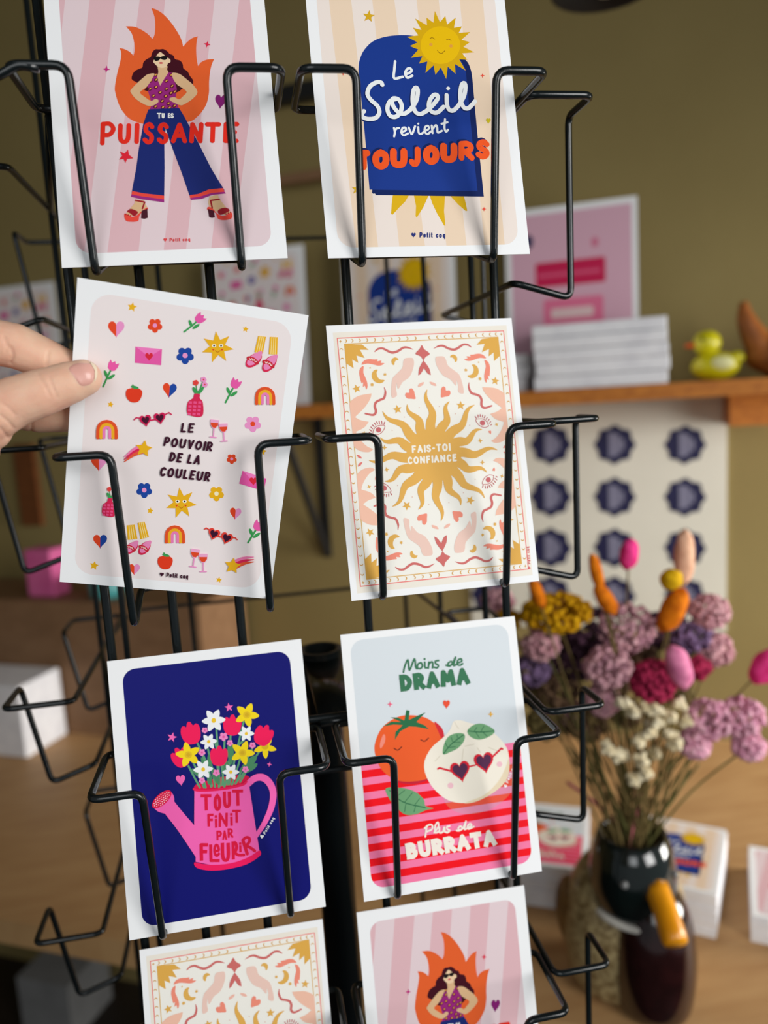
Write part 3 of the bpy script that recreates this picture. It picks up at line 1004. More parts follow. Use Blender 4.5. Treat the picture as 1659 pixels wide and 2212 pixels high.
    for k in range(16):
        a = math.pi / 2 + k * math.pi / 8
        L = 36.0 if k % 2 == 0 else 31.0
        if k % 4 == 2:
            L = 36.5
        d, nn = np.array([math.cos(a), math.sin(a)]), np.array([-math.sin(a), math.cos(a)])
        P, ws = [], []
        for j in range(19):
            t = j / 18
            r = 10.5 + (L - 10.5) * t
            P.append(c + d * r + nn * (1.45 * math.sin(t * 8.6 + .6) * min(1, t * 2.2)))
            ws.append(6.6 * (1 - t) ** 3.2 + 3.0 * (1 - t ** 4) * min(1, t * 3) + .35)
        A.ribbon(P, ws, (232, 178, 88))
    A.crop(660, 660, 2.5136)
    LC = (248, 243, 230)
    A.text('FAIS-TOI', (577, 807), (784, 794), 42, 9.5, LC, .2)
    A.text('CONFIANCE', (554, 868), (820, 851), 41, 9.5, LC, .2)
    A.crop(950, 980, 7.373)
    A.petit((1420, 1830), 40, (1436, 1768), (1412, 1488), 46, (222, 108, 112), -1.4)
    return A.build('postcard')


def art_can():
    A = Art(QUAD['can'])
    A.raw(A.rrect(7.3, 5.6, 97.8, 142.4, 7), (17, 20, 112))
    A.crop(340, 1500, 5.925)
    GN, GD = (98, 164, 120), (78, 142, 100)
    RD, YE, WH, PK, PC = (250, 30, 92), (253, 222, 30), (246, 248, 250), (246, 142, 202), (236, 92, 162)
    A.blob([(470, 1190), (500, 1150), (620, 1110), (800, 1060), (1000, 1035), (1130, 1035), (1175, 1055), (1160, 1100), (1100, 1150), (950, 1190), (750, 1220), (560, 1235), (480, 1220)], (222, 24, 74))
    for a, b, cpt in (((400, 915), (545, 1190), (470, 1050)), ((450, 850), (600, 1190), (530, 1020)), ((515, 625), (700, 1170), (640, 900)), ((580, 770), (690, 1180), (640, 980)), ((650, 700), (740, 1180), (700, 940)),
                      ((755, 430), (800, 1170), (780, 800)), ((740, 620), (780, 760), (760, 690)), ((860, 580), (830, 1160), (850, 870)), ((938, 520), (900, 1150), (920, 840)), ((965, 640), (870, 1160), (920, 900)), ((1105, 350), (920, 1150), (1010, 750)), ((1110, 580), (1000, 700), (1050, 640)),
                      ((820, 900), (860, 1180), (840, 1040)), ((770, 920), (790, 1190), (780, 1050)), ((1060, 830), (960, 1150), (1010, 990)), ((1300, 740), (1010, 1130), (1160, 930)), ((1215, 690), (1000, 1140), (1110, 910)), ((1130, 1000), (1060, 1120), (1095, 1060)),
                      ((590, 1060), (620, 1190), (605, 1130)), ((980, 1080), (950, 1150), (965, 1120))):
        A.line([a, cpt, b], 24, GN)
    for q in ([(1275, 785), (1200, 800), (1110, 880), (1040, 1000), (1120, 960), (1240, 880)], [(1282, 885), (1210, 895), (1150, 940), (1110, 1010), (1180, 990), (1250, 945)], [(440, 950), (480, 955), (530, 1050), (490, 1030), (450, 985)],
              [(660, 760), (640, 850), (690, 960), (700, 870)], [(905, 640), (960, 640), (980, 800), (940, 900), (900, 780)], [(690, 930), (740, 960), (760, 1100), (700, 1040)], [(850, 880), (900, 850), (920, 960), (860, 1020)], [(640, 1060), (700, 1040), (690, 1150), (650, 1140)],
              [(730, 1020), (790, 1010), (800, 1150), (745, 1120)], [(560, 800), (600, 850), (620, 930), (570, 880)]):
        A.blob(q, GD, 4)

    def tulip(x, y, k, r):
        P = [(0, 130), (-70, 112), (-108, 50), (-118, -30), (-95, -95), (-62, -102), (-40, -85), (-18, -132), (18, -136), (44, -88), (78, -104), (108, -80), (116, -10), (98, 70), (58, 118)]
        A.blob([(x + k * (u * math.cos(r) - v * math.sin(r)), y + k * (u * math.sin(r) + v * math.cos(r))) for u, v in P], RD, 4)
    tulip(300, 805, .98, -.5)
    tulip(432, 498, 1.08, -.22)
    tulip(960, 396, 1.0, .02)
    tulip(790, 788, .97, .02)
    A.petals((1378, 672), 150, YE, 5, .25, .24)
    A.ell((1378, 668), 45, 38, (226, 190, 40), 0, 16)
    tulip(1358, 525, 1.02, .38)
    for x, y, r, ro in ((398, 770, 165, -.55), (1145, 262, 160, .08), (1090, 745, 160, .05)):
        A.petals((x, y), r, YE, 5, ro, .27)
        A.ell((x, y), 48, 46, (232, 194, 40), 0, 18)
        A.ell((x, y), 26, 25, (218, 176, 36), 0, 14)
    for x, y, r, ro in ((722, 332, 152, .02), (658, 603, 108, .0), (1138, 500, 104, .1), (588, 957, 128, .02), (940, 992, 110, .1)):
        A.petals((x, y), r, WH, 6, ro - .1, .27)
        A.ell((x, y), r * .2, r * .21, (246, 202, 52), 0, 14)
    for x, y, r in ((608, 457, 40), (848, 540, 56), (930, 620, 42), (572, 740, 46), (1218, 650, 42), (757, 1000, 46), (1128, 957, 44), (573, 1098, 42)):
        A.flower((x, y), r, PK, PC, 5, .3)
    MP = (252, 108, 186)
    A.star((917, 165), 60, MP, 5, .42, -.15)
    A.star((190, 545), 66, MP, 5, .42, .25)
    A.star((1435, 892), 34, MP, 4, .36, .2)
    A.heart((302, 1098), 118, 140, MP, -.12)
    A.crop(180, 1360, 2.9625)
    BP = (252, 104, 184)
    A.line([(1050, 990), (1098, 950), (1150, 946), (1195, 985), (1216, 1050), (1202, 1140), (1160, 1235), (1108, 1318)], [40, 44, 46, 44, 42, 40, 34, 26], BP)
    A.crop(320, 1690, 5.184)
    A.arcs(BP, [(520, 88), (700, 97), (900, 72), (1130, 12)], [(1130, 12), (1190, 400), (1248, 760)], [(1248, 760), (1180, 830), (1000, 900), (750, 922), (535, 885)], [(535, 885), (535, 830)],
           [(535, 830), (340, 540), (190, 345)], [(190, 345), (120, 325), (70, 285)], [(70, 285), (160, 190), (255, 95)], [(255, 95), (290, 150), (295, 210)], [(295, 210), (400, 340), (518, 475)], [(518, 475), (520, 88)])
    A.ell((155, 185), 136, 62, (232, 28, 78), -.73)
    for i in range(-4, 5):
        for j in range(-2, 3):
            u, v = i * 27 + (13 if j % 2 else 0), j * 22
            if (u / 125) ** 2 + (v / 54) ** 2 < 1:
                A.ell((155 + u * math.cos(-.73) - v * math.sin(-.73), 185 + u * math.sin(-.73) + v * math.cos(-.73)), 7, 6, (252, 214, 226), 0, 8)
    A.blob([(522, 890), (600, 905), (750, 918), (950, 895), (1130, 830), (1235, 762), (1264, 775), (1250, 820), (1110, 910), (900, 965), (720, 982), (590, 966), (528, 935)], (248, 28, 98), 4)
    A.line([(515, 70), (560, 85), (700, 84), (900, 60), (1060, 22), (1100, -10)], 28, (240, 30, 88))
    LR = (226, 24, 66)
    for ch, b, w in (('T', (592, 712, 128, 310), 36), ('O', (735, 822, 128, 318), 36), ('U', (840, 930, 98, 285), 36), ('T', (945, 1066, 76, 258), 36),
                     ('F', (666, 736, 345, 490), 28), ('i', (746, 780, 358, 502), 28), ('N', (790, 896, 336, 494), 28), ('i', (914, 956, 334, 482), 28), ('T', (945, 1042, 302, 448), 28),
                     ('P', (768, 830, 536, 645), 22), ('A', (833, 886, 532, 640), 20), ('R', (893, 956, 510, 615), 22),
                     ('F', (580, 676, 675, 870), 38), ('L', (688, 802, 690, 887), 34), ('e', (733, 808, 680, 828), 28), ('U', (818, 920, 672, 885), 38), ('P', (938, 1012, 655, 858), 34), ('i', (1014, 1056, 664, 778), 25)):
        A.glyph(ch, b, w, LR, shear=-.02, caps=False)
    for st, w in (([(962, 772), (1010, 806), (1074, 808)], 32), ([(1064, 645), (1112, 794)], 36), ([(1066, 636), (1100, 612), (1132, 618), (1138, 650), (1118, 684), (1086, 702)], 32), ([(1096, 702), (1150, 728), (1196, 762)], 32)):
        A.line(st, w, LR)
    A.petit((1275, 604), 42, (1312, 580), (1420, 398), 32, (248, 248, 250), .1)
    return A.build('postcard')


def art_tomato():
    A = Art(QUAD['tomato'])
    R = A.rrect(5.1, 6.1, 99.9, 144.1, 7.5)
    A.raw(R, (221, 228, 233))
    A.crop(660, 1300, 2.8603)
    y0 = A.mm((342, 1000))[1]
    n = 17
    hstep = (y0 - 6.1) / n
    RED, PNK = (250, 14, 30), (253, 128, 172)
    bands = []
    for k in range(n):
        a, b = y0 - hstep * k, y0 - hstep * (k + 1)
        bands.append((a, b, PNK if k % 2 == 0 else RED))

    def banded(P, cols):
        for a, b, c in bands:
            Q = A.clip(P, np.array([105., a]), np.array([0., a]))
            Q = A.clip(Q, np.array([0., b]), np.array([105., b])) if len(Q) > 2 else Q
            if len(Q) > 2:
                A.multi([Q], cols.get(c, c))
    banded(R, {})
    sh = [A.mm((1075 + 240 * math.cos(t) * math.cos(-.45) - 165 * math.sin(t) * math.sin(-.45), 1130 + 240 * math.cos(t) * math.sin(-.45) + 165 * math.sin(t) * math.cos(-.45))) for t in np.linspace(0, -2 * math.pi, 41)[:-1]]
    if sum(sh[k - 1][0] * sh[k][1] - sh[k][0] * sh[k - 1][1] for k in range(len(sh))) < 0:
        sh = sh[::-1]
    banded(sh, {RED: (238, 88, 66), PNK: (232, 146, 178)})
    A.blob([(560, 1110), (660, 1127), (760, 1100), (740, 1070), (640, 1090)], (206, 36, 60), 4)
    TM = (246, 98, 44)
    A.blob([(640, 700), (740, 715), (820, 772), (856, 840), (850, 960), (770, 1080), (660, 1110), (560, 1100), (475, 1042), (432, 950), (430, 870), (475, 775), (560, 715)], TM, 6)
    A.blob([(795, 740), (842, 780), (858, 835), (850, 865), (822, 808)], (220, 44, 56), 4)
    A.blob([(480, 820), (493, 830), (488, 870), (465, 906), (460, 875)], (252, 148, 128), 4)
    A.poly([(622, 668), (643, 672), (638, 730), (700, 700), (742, 683), (685, 742), (735, 762), (762, 787), (680, 772), (640, 770), (585, 800), (552, 853), (555, 805), (600, 762), (545, 758), (478, 770), (530, 740), (590, 742), (525, 713), (570, 715), (610, 733)], (40, 112, 72))
    A.line([(547, 905), (570, 916), (594, 896)], 7, (120, 44, 30))
    A.line([(712, 853), (736, 861), (759, 842)], 7, (120, 44, 30))
    CR = (248, 240, 224)
    A.blob([(915, 738), (960, 733), (1000, 745), (1060, 762), (1150, 802), (1230, 882), (1255, 960), (1240, 1060), (1180, 1150), (1080, 1222), (980, 1243), (880, 1225), (790, 1152), (740, 1060), (737, 980), (780, 900), (850, 838), (892, 790)], CR, 6)
    A.blob([(1256, 965), (1250, 1080), (1180, 1165), (1060, 1232), (980, 1243), (1100, 1195), (1185, 1115), (1232, 1030)], (238, 220, 188), 4)
    for st in ([(920, 742), (932, 765), (945, 782)], [(985, 892), (1040, 880)], [(975, 910), (966, 980)], [(1060, 902), (1080, 932)], [(800, 985), (830, 952)], [(1130, 900), (1180, 920)]):
        A.line(st, 5, (228, 218, 198))
    LG, DG = (114, 168, 120), (48, 112, 76)
    for q, mid, vs in (([(850, 942), (852, 890), (880, 835), (930, 812), (980, 818), (978, 860), (940, 905), (890, 930)], [(852, 938), (900, 880), (975, 822)], [((880, 905), (862, 870)), ((910, 872), (900, 838)), ((940, 845), (935, 822)), ((885, 900), (925, 895)), ((915, 868), (955, 868))]),
                       ([(998, 798), (1040, 760), (1100, 755), (1168, 797), (1130, 835), (1070, 852), (1020, 835)], [(1002, 798), (1080, 805), (1165, 798)], [((1040, 803), (1058, 775)), ((1080, 806), (1100, 770)), ((1050, 804), (1072, 840)), ((1095, 806), (1120, 830))]),
                       ([(497, 1152), (600, 1150), (680, 1175), (730, 1220), (742, 1262), (790, 1275), (745, 1286), (690, 1310), (620, 1315), (560, 1270), (520, 1220)], [(520, 1165), (600, 1235), (740, 1272)], [((560, 1205), (612, 1165)), ((610, 1240), (660, 1180)), ((670, 1260), (705, 1215)), ((570, 1212), (560, 1250)), ((620, 1246), (612, 1295)), ((680, 1262), (670, 1298))])):
        A.blob(q, LG, 4)
        A.line(mid, 6, DG)
        for a, b in vs:
            A.line([a, b], 4, DG, False)
    SR = (226, 34, 54)
    A.line([(817, 1032), (828, 1026), (905, 1048)], 12, SR, False)
    A.line([(1005, 1020), (1050, 1008)], 10, SR, False)
    A.line([(1150, 962), (1208, 906), (1216, 910)], 12, SR, False)
    for x, y in ((958, 1052), (1104, 998)):
        A.heart((x, y), 122, 132, SR, -.2)
        A.heart((x, y - 2), 94, 100, (86, 42, 78), -.2)
    A.ell((895, 1135), 18, 18, (246, 196, 206), 0, 14)
    A.ell((1197, 1003), 17, 17, (246, 196, 206), 0, 14)
    GT = (58, 120, 86)
    for st in ([(605, 434), (612, 400), (632, 358), (642, 422), (672, 352), (680, 400), (688, 414)], [(712, 375), (694, 385), (692, 408), (710, 412), (722, 395), (714, 376)], [(736, 372), (738, 405), (750, 408)],
               [(758, 410), (762, 372)], [(762, 385), (778, 370), (786, 380), (784, 408)], [(822, 362), (802, 366), (804, 382), (820, 392), (812, 408), (794, 404)],
               [(868, 392), (884, 396), (906, 385), (900, 368), (880, 380), (886, 398), (908, 380), (926, 342), (914, 392), (930, 388)], [(936, 380), (964, 366), (958, 352), (940, 362), (938, 386), (954, 392), (970, 382)]):
        A.line(st, 11, GT)
    A.ell((735, 353), 7, 7, GT, 0, 10)
    A.text('DRAMA', (588, 555), (1017, 507), 104, 31, GT, .08, caps=False)
    CT_ = (250, 240, 228)
    for st in ([(748, 1386), (744, 1420), (740, 1450)], [(736, 1398), (760, 1378), (782, 1380), (780, 1404), (752, 1418)], [(794, 1425), (820, 1388), (816, 1362), (800, 1385), (802, 1425), (822, 1418)],
               [(826, 1394), (828, 1424), (848, 1420), (856, 1392), (860, 1420)], [(890, 1384), (872, 1390), (876, 1404), (890, 1412), (876, 1424), (862, 1420)],
               [(932, 1412), (950, 1412), (968, 1398), (956, 1386), (942, 1398), (952, 1410), (972, 1396), (990, 1356), (980, 1402), (996, 1400)], [(1000, 1394), (1024, 1382), (1016, 1370), (1000, 1384), (1006, 1402), (1038, 1388)]):
        A.line(st, 11, CT_)
    A.text('BURRATA', (628, 1592), (1182, 1502), 100, 30, CT_, .07, caps=False)
    A.heart((870, 635), 42, 54, (242, 82, 52))
    A.star((522, 632), 18, (246, 108, 140), 4, .36)
    A.star((1143, 695), 19, (242, 182, 60), 4, .36)
    A.petit((1233, 1140), 20, (1250, 1122), (1296, 1000), 18, (250, 250, 250), .3)
    return A.build('postcard')


def place_card(o, key):
    R, t = card_matrix(*POSE[key])
    m = Matrix.Identity(4)
    for a in range(3):
        for b in range(3):
            m[a][b] = R[a][b]
        m[a][3] = t[a]
    o.matrix_world = m
    return o
# ------------------------------------------------------------------ the room
TZ, FZ = -0.719, -1.47                       # table top, floor


def wp(a, off, z):
    p = W0 + WD * a + WN * off
    return np.array([p[0], p[1], z])


RW = np.array([WD, WN, [0, 0, 1.0]]).T       # wall frame: along, out, up


def slab(a0, a1, o0, o1, z0, z1):
    return wp((a0 + a1) / 2, (o0 + o1) / 2, (z0 + z1) / 2), ((a1 - a0) / 2, (o1 - o0) / 2, (z1 - z0) / 2)


def wbox(mb, a0, a1, o0, o1, z0, z1, mi=0):
    c, h = slab(a0, a1, o0, o1, z0, z1)
    return mb.box(c, h, RW, mi)


def along(p):
    return float((np.asarray(p) - W0) @ WD)


OLIVE = mat('olive_wall_paint', (146, 130, 84), 0.85, 0.15, noise=(3, (136, 120, 76), 0.35, 0.75), bump=(60, 0.1, 0.002))
WOOD = mat('pale_oak', (194, 154, 106), 0.5, 0.25, noise=(9, (178, 136, 90), 0.35, 0.7), stretch=(1, 5, 1))
SHELFW = mat('orange_pine', (196, 122, 44), 0.5, 0.3, noise=(18, (168, 98, 34), 0.35, 0.7), stretch=(1, 6, 6))
BROWN = mat('brown_wood', (142, 108, 78), 0.6, 0.3, noise=(6, (126, 94, 66), 0.3, 0.7), stretch=(1, 5, 5))
DARKF = mat('dark_floor', (46, 38, 32), 0.5, 0.3, noise=(6, (34, 28, 24), 0.3, 0.7))
CEIL = mat('ceiling_paint', (120, 112, 92), 0.9, 0.1, noise=(4, (112, 104, 86), 0.3, 0.7))
BLACK = mat('black_iron', (24, 24, 24), 0.5, 0.4, noise=(40, (18, 18, 18), 0.3, 0.7))

tag(wbox(MB(), -2.6, 2.4, -0.1, 0.0, FZ, 1.3).build('wall_back', OLIVE), kind='structure')
tag(wbox(MB(), -2.7, -2.6, -0.1, 3.2, FZ, 1.3).build('wall_left', OLIVE), kind='structure')
tag(wbox(MB(), -2.7, 2.4, -0.1, 3.2, FZ - 0.05, FZ).build('floor', DARKF), kind='structure')
tag(wbox(MB(), -2.7, 2.4, -0.1, 2.2, 1.3, 1.36).build('ceiling', CEIL), kind='structure')

# ------------------------------------------------------------------ table
tb = empty('counter_table', wp(0, 0.35, TZ))
tag(tb, 'long pale oak table along the olive wall, carrying the duck vase and card stacks', 'table')


def child(mb, name, m, root, smooth=False):
    """part given in world coordinates, parented so that it stays where it is"""
    bpy.context.view_layer.update()
    inv = np.array(root.matrix_world.inverted())
    V = np.array(mb.v)
    mb.v = list(map(tuple, V @ inv[:3, :3].T + inv[:3, 3]))
    return mb.build(name, m, root, smooth)


child(wbox(MB(), -1.7, 0.95, 0.004, 0.725, TZ - 0.035, TZ), 'table_top', WOOD, tb)
for a in (-1.62, 0.87):
    for o in (0.06, 0.62):
        child(wbox(MB(), a - .03, a + .03, o - .03, o + .03, FZ, TZ - 0.035), 'leg', WOOD, tb)

# ------------------------------------------------------------------ shelf, its brackets and what stands on it
SZ1, SZ0 = -0.0735, -0.0965
sh = tag(wbox(MB(), along(on_wall(330, 860, .2)), 1.1, 0.0, 0.20, SZ0, SZ1).build('wall_shelf', SHELFW), 'orange pine shelf board running along the olive wall', 'shelf')
p0 = on_wall(702, 1100, 0.0)
ab = along(p0)
zb = on_wall(702, 1192, 0.0)[2]
mb = MB()
wbox(mb, ab - .009, ab + .009, 0.0, 0.006, zb - .01, SZ0)
wbox(mb, ab - .009, ab + .009, 0.0, 0.185, SZ0 - .006, SZ0)
mb.tube([wp(ab, 0.008, zb), wp(ab, 0.18, SZ0 - .008)], 0.008, 8)
tag(mb.build('shelf_bracket', BLACK), 'black triangular iron bracket under the pine shelf, seen between the cards', 'bracket')
pb = on_wall(1612, 897, 0.05)
mb = MB()
wbox(mb, along(pb) - .03, along(pb) + .03, 0.0, 0.1, pb[2] - .014, SZ0)
tag(mb.build('wooden_shelf_block', SHELFW), 'pale wooden support block under the right end of the pine shelf', 'bracket')

# ------------------------------------------------------------------ wire rack
rack = empty('card_rack', (0.066, 0.155, FZ))
tag(rack, 'black wire spinner rack with card pockets on every side and a thick centre pole', 'card rack')
ROWT = [0.0815, -0.0875, -0.2555, -0.4245]
ROWB = [-0.0035, -0.1745, -0.3465, -0.5175]
FY = 0.0345
WR = 0.0020


def pocket(o, u, n, hi, ho, zt, zb, out_t, out_b, rise, r=WR):
    """one pocket bent from a single closed wire; o = middle of its rail line, u along the face, n outwards"""
    o, u, n = np.array(o, float), np.array(u, float), np.array(n, float)

    def q(a, b, z):
        p = o + u * a + n * b
        return np.array([p[0], p[1], z])
    P = [q(-ho, 0, zt), q(-ho, out_t, zt), q(-hi, out_t, zt), q(-hi, out_b, zb), q(-hi, 0, zb + rise), q(hi, 0, zb + rise), q(hi, out_b, zb), q(hi, out_t, zt), q(ho, out_t, zt), q(ho, 0, zt)]
    return MB().tube(fillet(P, 0.006, True, 5), r, 10, True)


# front face, two columns (pocket 3 of the left column is bent a little)
for row in range(4):
    for cx, hi, ho in ((-0.0035, 0.0338, 0.0588), (0.1231, 0.0338, 0.0590)):
        if row >= 2:
            cx -= 0.0028 if cx < 0.1 else 0.0022
        child(pocket((cx, FY, 0), (1, 0, 0), (0, -1, 0), hi, ho, ROWT[row], ROWB[row], FY + 0.017, FY + 0.003, 0.011), 'card_pocket', WIRE, rack, True)
# left and right faces, wider pockets
for row in range(4):
    zb, zb2 = (-.0135, -.1745, -.329, -.500)[row], (-.0185, -.1855, -.3455, -.5165)[row]
    child(pocket((-0.101, 0.236, 0), (0, 1, 0), (-1, 0, 0), 0.068, 0.109, ROWT[row], zb, 0.044, 0.031, 0.010), 'card_pocket', WIRE, rack, True)
    child(pocket((0.184, 0.125, 0), (0, 1, 0), (1, 0, 0), 0.082, 0.113, ROWT[row], zb2, 0.0355, 0.0345, 0.010), 'card_pocket', WIRE, rack, True)
# bent hook at the top left corner of the upper left pocket
child(MB().tube(fillet([on_y(-70, 192, -0.012), on_y(4, 160, -0.0165), on_y(38, 139, -0.017), on_y(84, 147, -0.017)], 0.004), WR, 10), 'bent_hook', WIRE, rack, True)


def rod(x, y, r, z0=-0.70, z1=0.42):
    child(MB().tube([(x, y, z0), (x, y, z1)], r, 10), 'upright_rod', WIRE, rack, True)


for x in (on_y(226, 1300, FY)[0], on_y(371, 1300, FY)[0], on_y(516, 1300, FY)[0], on_y(797, 1330, FY)[0], on_y(1098, 1310, FY)[0]):
    rod(x, FY + 0.0035, 0.0025)
for u, v, y in ((263, 1300, 0.135), (413, 1320, 0.29), (838, 630, 0.33), (1021, 630, 0.33)):
    p = on_y(u, v, y)
    rod(p[0], y, 0.0021)
rod(0.184, 0.125, 0.0022)
rod(-0.101, 0.236, 0.0022)
rod(0.184, 0.26, 0.0022)
ZC = on_y(700, 1400, 0.155)[2]
child(MB().lathe([(0.0135, FZ + .02), (0.0135, ZC - 0.035), (0.0165, ZC - 0.033), (0.0165, ZC), (0.0125, ZC), (0.0125, ZC - 0.03)], (0.066, 0.155, 0), 28), 'pole', WIRE, rack, True)
child(MB().lathe([(0.165, FZ), (0.165, FZ + .012), (0.03, FZ + .03), (0.02, FZ + .06)], (0.066, 0.155, 0), 40), 'base', WIRE, rack, True)
zb1, zb2 = on_y(700, 1556, FY)[2], on_y(700, 1672, FY)[2]
mb = MB()
mb.tube([(-0.06, FY + 0.004, zb1), (0.172, FY + 0.004, zb1)], 0.0022, 10)
mb.box((0.066, 0.095, zb1 - .002), (0.012, 0.06, 0.002))
child(mb, 'cross_bar', WIRE, rack, True)
child(MB().tube([(-0.06, FY + 0.004, zb2), (0.172, FY + 0.004, zb2)], 0.0019, 10), 'cross_bar', WIRE, rack, True)
for zz in (zb1, ROWT[0] - .002, 0.3):
    loop = [(-0.058, FY + .0035, zz), (-0.101, 0.236, zz), (-0.09, 0.345, zz), (0.17, 0.345, zz), (0.184, 0.125, zz), (0.170, FY + .0035, zz)]
    child(MB().tube(fillet(loop, 0.008), 0.0017, 8), 'frame_ring', WIRE, rack, True)

# ------------------------------------------------------------------ cards
cards = {}
for key, fn, label in (
        ('woman', art_woman, 'pink striped card of a woman before a flame, reading TU ES PUISSANTE, top left'),
        ('arch', art_arch, 'cream striped card with a blue arch and smiling sun, reading Le Soleil revient TOUJOURS'),
        ('rays', art_rays, 'cream card with a wavy golden sun reading FAIS-TOI CONFIANCE, under the blue arch card'),
        ('can', art_can, 'navy card with a pink watering can full of flowers'),
        ('tomato', art_tomato, 'card with a sleeping tomato and a burrata in heart glasses over red stripes'),
        ('motifs', art_motifs, 'tilted pale pink card of small scattered motifs, held between thumb and fingers')):
    c = place_card(fn(), key)
    tag(c, label, 'postcard', 'postcards in the wire rack')
    cards[key] = c


def copy_card(key, label, group, name='postcard'):
    o = cards[key].copy()
    COL.objects.link(o)
    o.name = name
    return tag(o, label, 'postcard' if name == 'postcard' else 'art print', group)


place_card(copy_card('rays', 'cream golden-sun card at the bottom of the rack, below the navy watering can card', 'postcards in the wire rack'), 'rays_low')
place_card(copy_card('woman', 'pink striped flame card at the bottom of the rack, below the tomato card', 'postcards in the wire rack'), 'woman_low')


def frame_matrix(o, origin, ex, ey, ez, s=1.0):
    m = Matrix.Identity(4)
    for a in range(3):
        m[a][0], m[a][1], m[a][2], m[a][3] = ex[a] * s, ey[a] * s, ez[a] * s, origin[a]
    o.matrix_world = m


def stand_print(o, u, lean=0.07, off=0.08, scale=2.0):
    """lean a print on the shelf with its bottom middle at picture column u"""
    p = on_wall(u, 845, off)
    ez = np.array([0, 0, 1.0]) * math.cos(lean) - WN * math.sin(lean)
    ey = np.cross(ez, WD)
    frame_matrix(o, (p[0], p[1], SZ1 + 0.0008), WD, ey, ez, scale)


stand_print(copy_card('arch', 'large blue arch and sun print standing on the shelf, seen between the rack rows', 'art prints on the shelf', 'art_print'), 868)
stand_print(copy_card('motifs', 'large pale print of small motifs on the shelf, just left of the blue arch print', 'art prints on the shelf', 'art_print'), 560)
stand_print(copy_card('motifs', 'large pale print of small motifs on the wall at the left, behind the hand', 'art prints on the shelf', 'art_print'), 60, 0.0, 0.004)
# pink poster
A = Art([(0, 148), (105, 148), (105, 0), (0, 0)])
A.raw(A.rrect(4.5, 5, 100.5, 143, 1), (224, 178, 196))
A.raw(A.rrect(24, 84, 80, 104, 2), (206, 34, 84))
A.raw(A.rrect(26, 92, 76, 95, 1), (226, 92, 130))
A.raw(A.rrect(30, 30, 78, 74, 3), (232, 120, 156))
A.raw(A.rrect(30, 30, 78, 50, 3), (220, 60, 112))
A.raw(A.rrect(36, 58, 70, 66, 2), (236, 206, 206))
A.raw([np.array([18 + 5 * math.cos(t), 122 + 6 * math.sin(t)]) for t in np.linspace(0, 6.2, 16)], (46, 50, 92))
A.raw([np.array([72 + 3 * math.cos(t), 116 + 4 * math.sin(t)]) for t in np.linspace(0, 6.2, 12)], (216, 120, 150))
pk = tag(A.build('art_print'), 'large pink print with a crimson band standing behind the white paper packs on the shelf', 'art print', 'art prints on the shelf')
stand_print(pk, 1238, 0.05, 0.06, 2.08)

# packs of paper on the shelf
def pack_stack(u0, u1, ys, off, depth, label, group):
    a0, a1 = along(on_wall(u0, 800, off)), along(on_wall(u1, 800, off))
    zs = [SZ1 + 0.0004] + [on_wall((u0 + u1) / 2, y, off)[2] for y in ys]
    words = ['lowest', 'second lowest', 'middle', 'fourth', 'second highest', 'topmost', 'top']
    rnd = random.Random(int(u0))
    N = len(ys)
    for k in range(N):
        j = rnd.uniform(-.004, .004)
        m = MB()
        wbox(m, a0 + j, a1 + j, off - depth, off + rnd.uniform(-.003, .003), zs[k] + .0003, zs[k + 1] - .0006)
        o = m.build('paper_pack', STOCK)
        bv = o.modifiers.new('soft_edges', 'BEVEL')
        bv.width, bv.segments = 0.0015, 2
        wd = 'lowest' if k == 0 else ('topmost' if k == N - 1 else '%s from the bottom' % ['', 'second', 'third', 'fourth', 'fifth'][k])
        tag(o, 'white paper pack, %s %s' % (wd, label), 'paper pack', group)


pack_stack(1152, 1442, (806, 776, 748, 720, 692), 0.195, 0.12, 'in the wide pile on the shelf', 'wide pile of white paper packs')
pack_stack(1078, 1142, (815, 790, 765), 0.17, 0.11, 'in the narrow pile left of the wide one', 'narrow pile of white paper packs')

# rubber duck on the shelf
YD = mat('yellow_rubber', (214, 204, 14), 0.35, 0.5, noise=(20, (206, 196, 12), 0.3, 0.7), coat=0.3)
OR = mat('orange_rubber', (232, 96, 22), 0.4, 0.5, noise=(20, (222, 88, 20), 0.3, 0.7))
rd = empty('rubber_duck', wp(along(on_wall(1545, 800, .13)), .13, SZ1))
tag(rd, 'small yellow rubber duck with orange bill on the shelf right of the paper packs', 'rubber duck')
b = rd.location
bx = np.array([b[0], b[1], SZ1])
mb = MB()
mb.ball(bx + [0, 0, .022], (.036, .029, .0225), RW, 20, 12)
mb.ball(bx + WD * .03 + [0, 0, .033], (.013, .010, .010), RW)
child(mb, 'body', YD, rd, True)
child(MB().ball(bx - WD * .012 + [0, 0, .058], (.021, .020, .020), RW, 18, 12), 'head', YD, rd, True)
mb = MB()
mb.ball(bx - WD * .035 + [0, 0, .056], (.010, .010, .004), RW)
child(mb, 'bill', OR, rd, True)
child(MB().ball(bx + WD * .008 + WN * .026 + [0, 0, .026], (.017, .005, .011), RW), 'wing', mat('pale_yellow_rubber', (232, 230, 170), 0.35, 0.5, noise=(20, (226, 222, 150), 0.3, 0.7)), rd, True)
child(MB().ball(bx - WD * .02 + WN * .018 + [0, 0, .064], .0028), 'eye', BLACK, rd, True)

